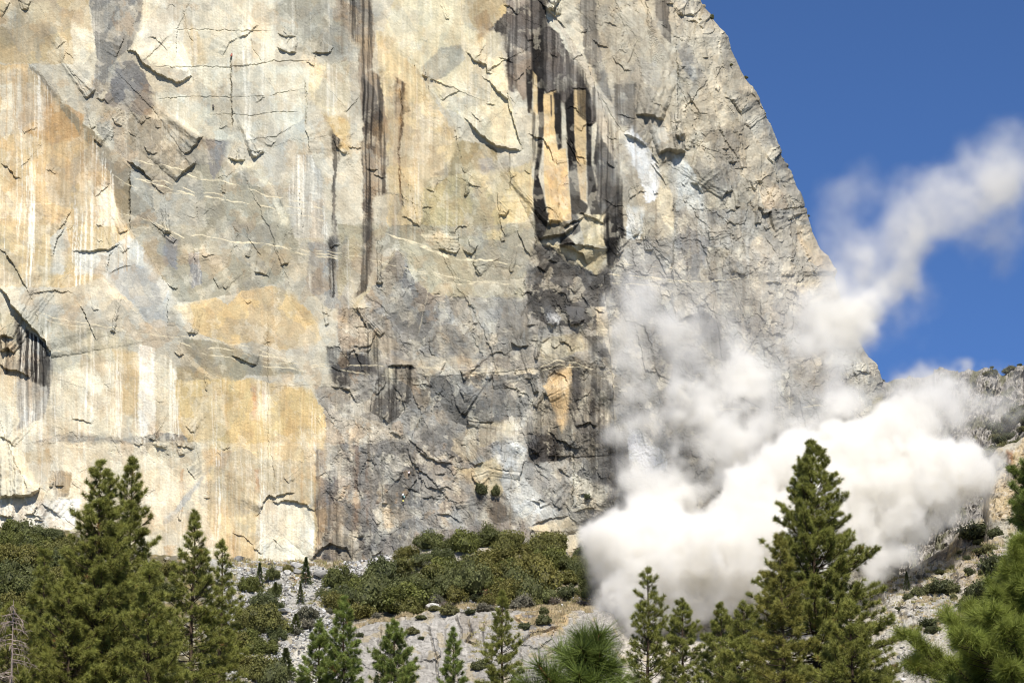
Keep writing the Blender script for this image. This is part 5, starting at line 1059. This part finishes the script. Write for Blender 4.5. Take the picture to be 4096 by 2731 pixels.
sx = A('ShaderNodeSeparateXYZ'); Lk(fl.outputs[0], sx.inputs[0])
def toint(s):
    f = A('FunctionNodeFloatToInt'); f.rounding_mode = 'ROUND'; Lk(s, f.inputs[0]); return f.outputs[0]
def im(op, a, b):
    f = A('FunctionNodeIntegerMath'); f.operation = op
    for i, x in enumerate((a, b)):
        if isinstance(x, int): f.inputs[i].default_value = x
        else: Lk(x, f.inputs[i])
    return f.outputs[0]
ix_, iy_, iz_ = [toint(sx.outputs[k]) for k in range(3)]
idx = im('ADD', iz_, im('MULTIPLY', shp[2], im('ADD', iy_, im('MULTIPLY', shp[1], ix_))))
na = A('GeometryNodeInputNamedAttribute'); na.data_type = 'FLOAT'; na.inputs['Name'].default_value = 'density'
si = A('GeometryNodeSampleIndex'); si.data_type = 'FLOAT'; si.domain = 'POINT'
Lk(gi.outputs[0], si.inputs['Geometry']); Lk(na.outputs['Attribute'], si.inputs['Value']); Lk(idx, si.inputs['Index'])
Lk(si.outputs[0], vc_.inputs['Density'])
sm = A('GeometryNodeSetMaterial'); sm.inputs['Material'].default_value = dust_m
Lk(vc_.outputs[0], sm.inputs['Geometry']); Lk(sm.outputs[0], go.inputs[0])
dust = link('dust_cloud', me); md = dust.modifiers.new('voxels', 'NODES'); md.node_group = ng
tag(dust, 'white billowing rockfall dust cloud rising along the cliff into the blue sky', 'dust cloud', kind='stuff')
sc.cycles.volume_step_rate = 1.0; sc.cycles.volume_max_steps = 512
# ================================================================ climbers on the wall
import bmesh
cloth_mat = col_mat('climber_clothes', rough=.8, spec=.2, var=.08, scale=6.)
def skinned(name, joints, bones, rad, paint, parent, sub=2):
    """one continuous body: a joint chain grown with a skin modifier, coloured by clothing"""
    m = bpy.data.meshes.new(name); m.from_pydata([tuple(j) for j in joints], bones, []); o = bpy.data.objects.new(name, m); COL.objects.link(o)
    md = o.modifiers.new('skin', 'SKIN'); md.use_smooth_shade = True
    for i, r in enumerate(rad): m.skin_vertices[0].data[i].radius = (r, r) if np.isscalar(r) else r
    m.skin_vertices[0].data[0].use_root = True
    s = o.modifiers.new('sub', 'SUBSURF'); s.levels = sub; s.render_levels = sub
    dg_ = bpy.context.evaluated_depsgraph_get(); nm = bpy.data.meshes.new_from_object(o.evaluated_get(dg_)); bpy.data.objects.remove(o)
    co = np.empty(len(nm.vertices)*3, f32); nm.vertices.foreach_get('co', co); co = co.reshape(-1, 3)
    ca = nm.color_attributes.new('Col', 'FLOAT_COLOR', 'POINT'); c4 = np.ones((len(co), 4), f32); c4[:, :3] = [paint(p) for p in co]; ca.data.foreach_set('color', c4.ravel())
    nm.materials.clear(); nm.materials.append(cloth_mat); nm.name = name
    return link(name, nm, parent)
def climber(uv, top, trousers, helmet, label, tuck=0., flip=1, size=1.):
    """hanging by a raised arm, feet on the rock (local +y points into the wall)"""
    e = empty('person', wall_at(*uv)+Vector((0, -.42, 0)), label, 'person', 'climbers on the wall'); e.scale = (size,)*3
    f = flip; hip = .95-.25*tuck
    J = [(0, 0, hip), (0, -.03, hip+.28), (.02*f, .0, hip+.52), (.02*f, .06, hip+.66), (.02*f, .1, hip+.80),                        # pelvis spine chest neck head
         (.20*f, .02, hip+.50), (.30*f, .12, hip+.72), (.26*f, .30, hip+.98), (.25*f, .36, hip+1.08),                                # raised arm, hand
         (-.19*f, .0, hip+.48), (-.32*f, .05, hip+.22), (-.26*f, .28, hip+.16), (-.25*f, .36, hip+.18),                              # lower arm, hand
         (.11*f, 0, hip-.08), (.20*f, .20+.08*tuck, hip-.34+.16*tuck), (.17*f, .22, hip-.74+.30*tuck), (.17*f, .38, hip-.78+.30*tuck),  # leg
         (-.11*f, 0, hip-.08), (-.18*f, .10+.12*tuck, hip-.46+.2*tuck), (-.15*f, .20, hip-.88+.34*tuck), (-.15*f, .36, hip-.90+.34*tuck)]
    Bn = [(0,1),(1,2),(2,3),(3,4),(2,5),(5,6),(6,7),(7,8),(2,9),(9,10),(10,11),(11,12),(0,13),(13,14),(14,15),(15,16),(0,17),(17,18),(18,19),(19,20)]
    Rd = [.15,.14,(.18,.13),.055,.095,.075,.055,.042,.035,.075,.055,.042,.035,.10,.08,.05,.04,.10,.08,.05,.04]
    skin = (.48, .30, .21)
    def paint(p):
        z = p[2]
        if z > hip+.60 and abs(p[0]) < .14: return skin
        if p[1] > .31 and z > hip: return skin
        if z > hip+.04: return top
        if p[1] > .27 and z < hip-.3: return (.03, .03, .03)
        return trousers
    skinned('body', J, Bn, Rd, paint, e)
    v_, f_ = rock_shape(1, 2); bm = bmesh.new(); bmesh.ops.create_icosphere(bm, subdivisions=3, radius=.135)
    for q in bm.verts: q.co.z = max(q.co.z, -.02)*1.05; q.co.y *= 1.15
    hv_ = np.array([q.co[:] for q in bm.verts]); hf = np.array([[q.index for q in p.verts] for p in bm.faces]); bm.free()
    link('helmet', raw_mesh('helmet', hv_+[.02*f, .09, hip+.86], hf, mat=cloth_mat, colors=np.broadcast_to(np.array(helmet), (len(hv_), 3)), smooth=True), e)
    hb = MB(); th_ = np.linspace(0, 2*np.pi, 17); hb.tube(np.stack([.165*np.cos(th_), .15*np.sin(th_), hip+.06+0*th_], 1), .025, np.array([.05, .05, .06]), 5); link('harness', hb.mesh('harness', cloth_mat), e)
    return e
def haul_bag(uv, colr, label, h=.8, r=.24):
    p = wall_at(*uv)+Vector((0, -.4, 0)); e = empty('haul_bag', p, label, 'haul bag', 'haul bags on the wall'); b = MB()
    zz = np.array([0, .03, .1, .5, .9, .97, 1.])*h; rr_ = np.array([.3, .8, 1, 1.04, 1, .8, .3])*r; b.tube(np.stack([zz*0, zz*0, zz], 1)+1e-4, rr_, np.array(colr), 12); link('sack', b.mesh('sack', cloth_mat), e)
    s = MB(); s.tube([[-r*.7, 0, h*.95], [0, .05, h*1.45], [r*.7, 0, h*.95]], .03, np.array([.06, .06, .06]), 5); link('strap', s.mesh('strap', cloth_mat), e)
climber((926, 246), (.42, .05, .03), (.03, .04, .035), (.45, .06, .04), 'climber in red above the long crack on the pale slab', size=1.02)
climber((853, 442), (.05, .05, .055), (.06, .05, .03), (.09, .10, .13), 'climber in dark clothes on the bare pale slab', flip=-1)
climber((1614, 2003), (.75, .78, .78), (.03, .035, .035), (.75, .66, .42), 'climber in white with cream helmet above hanging bags on the dark wall', size=1.0)
climber((1635, 1908), (.78, .72, .70), (.015, .015, .015), (.45, .12, .10), 'climber in white top and reddish helmet, highest on the dark wall', tuck=.8, size=.95)
haul_bag((1617, 1997), (.45, .75, .72), 'pale teal haul bag hanging beside the white clad climber', .7, .22)
haul_bag((1612, 2011), (.72, .66, .22), 'yellow haul bag hanging under the white clad climber', .6, .24)
haul_bag((1615, 2021), (.10, .10, .10), 'small black haul bag lowest under the yellow one', .5, .2)
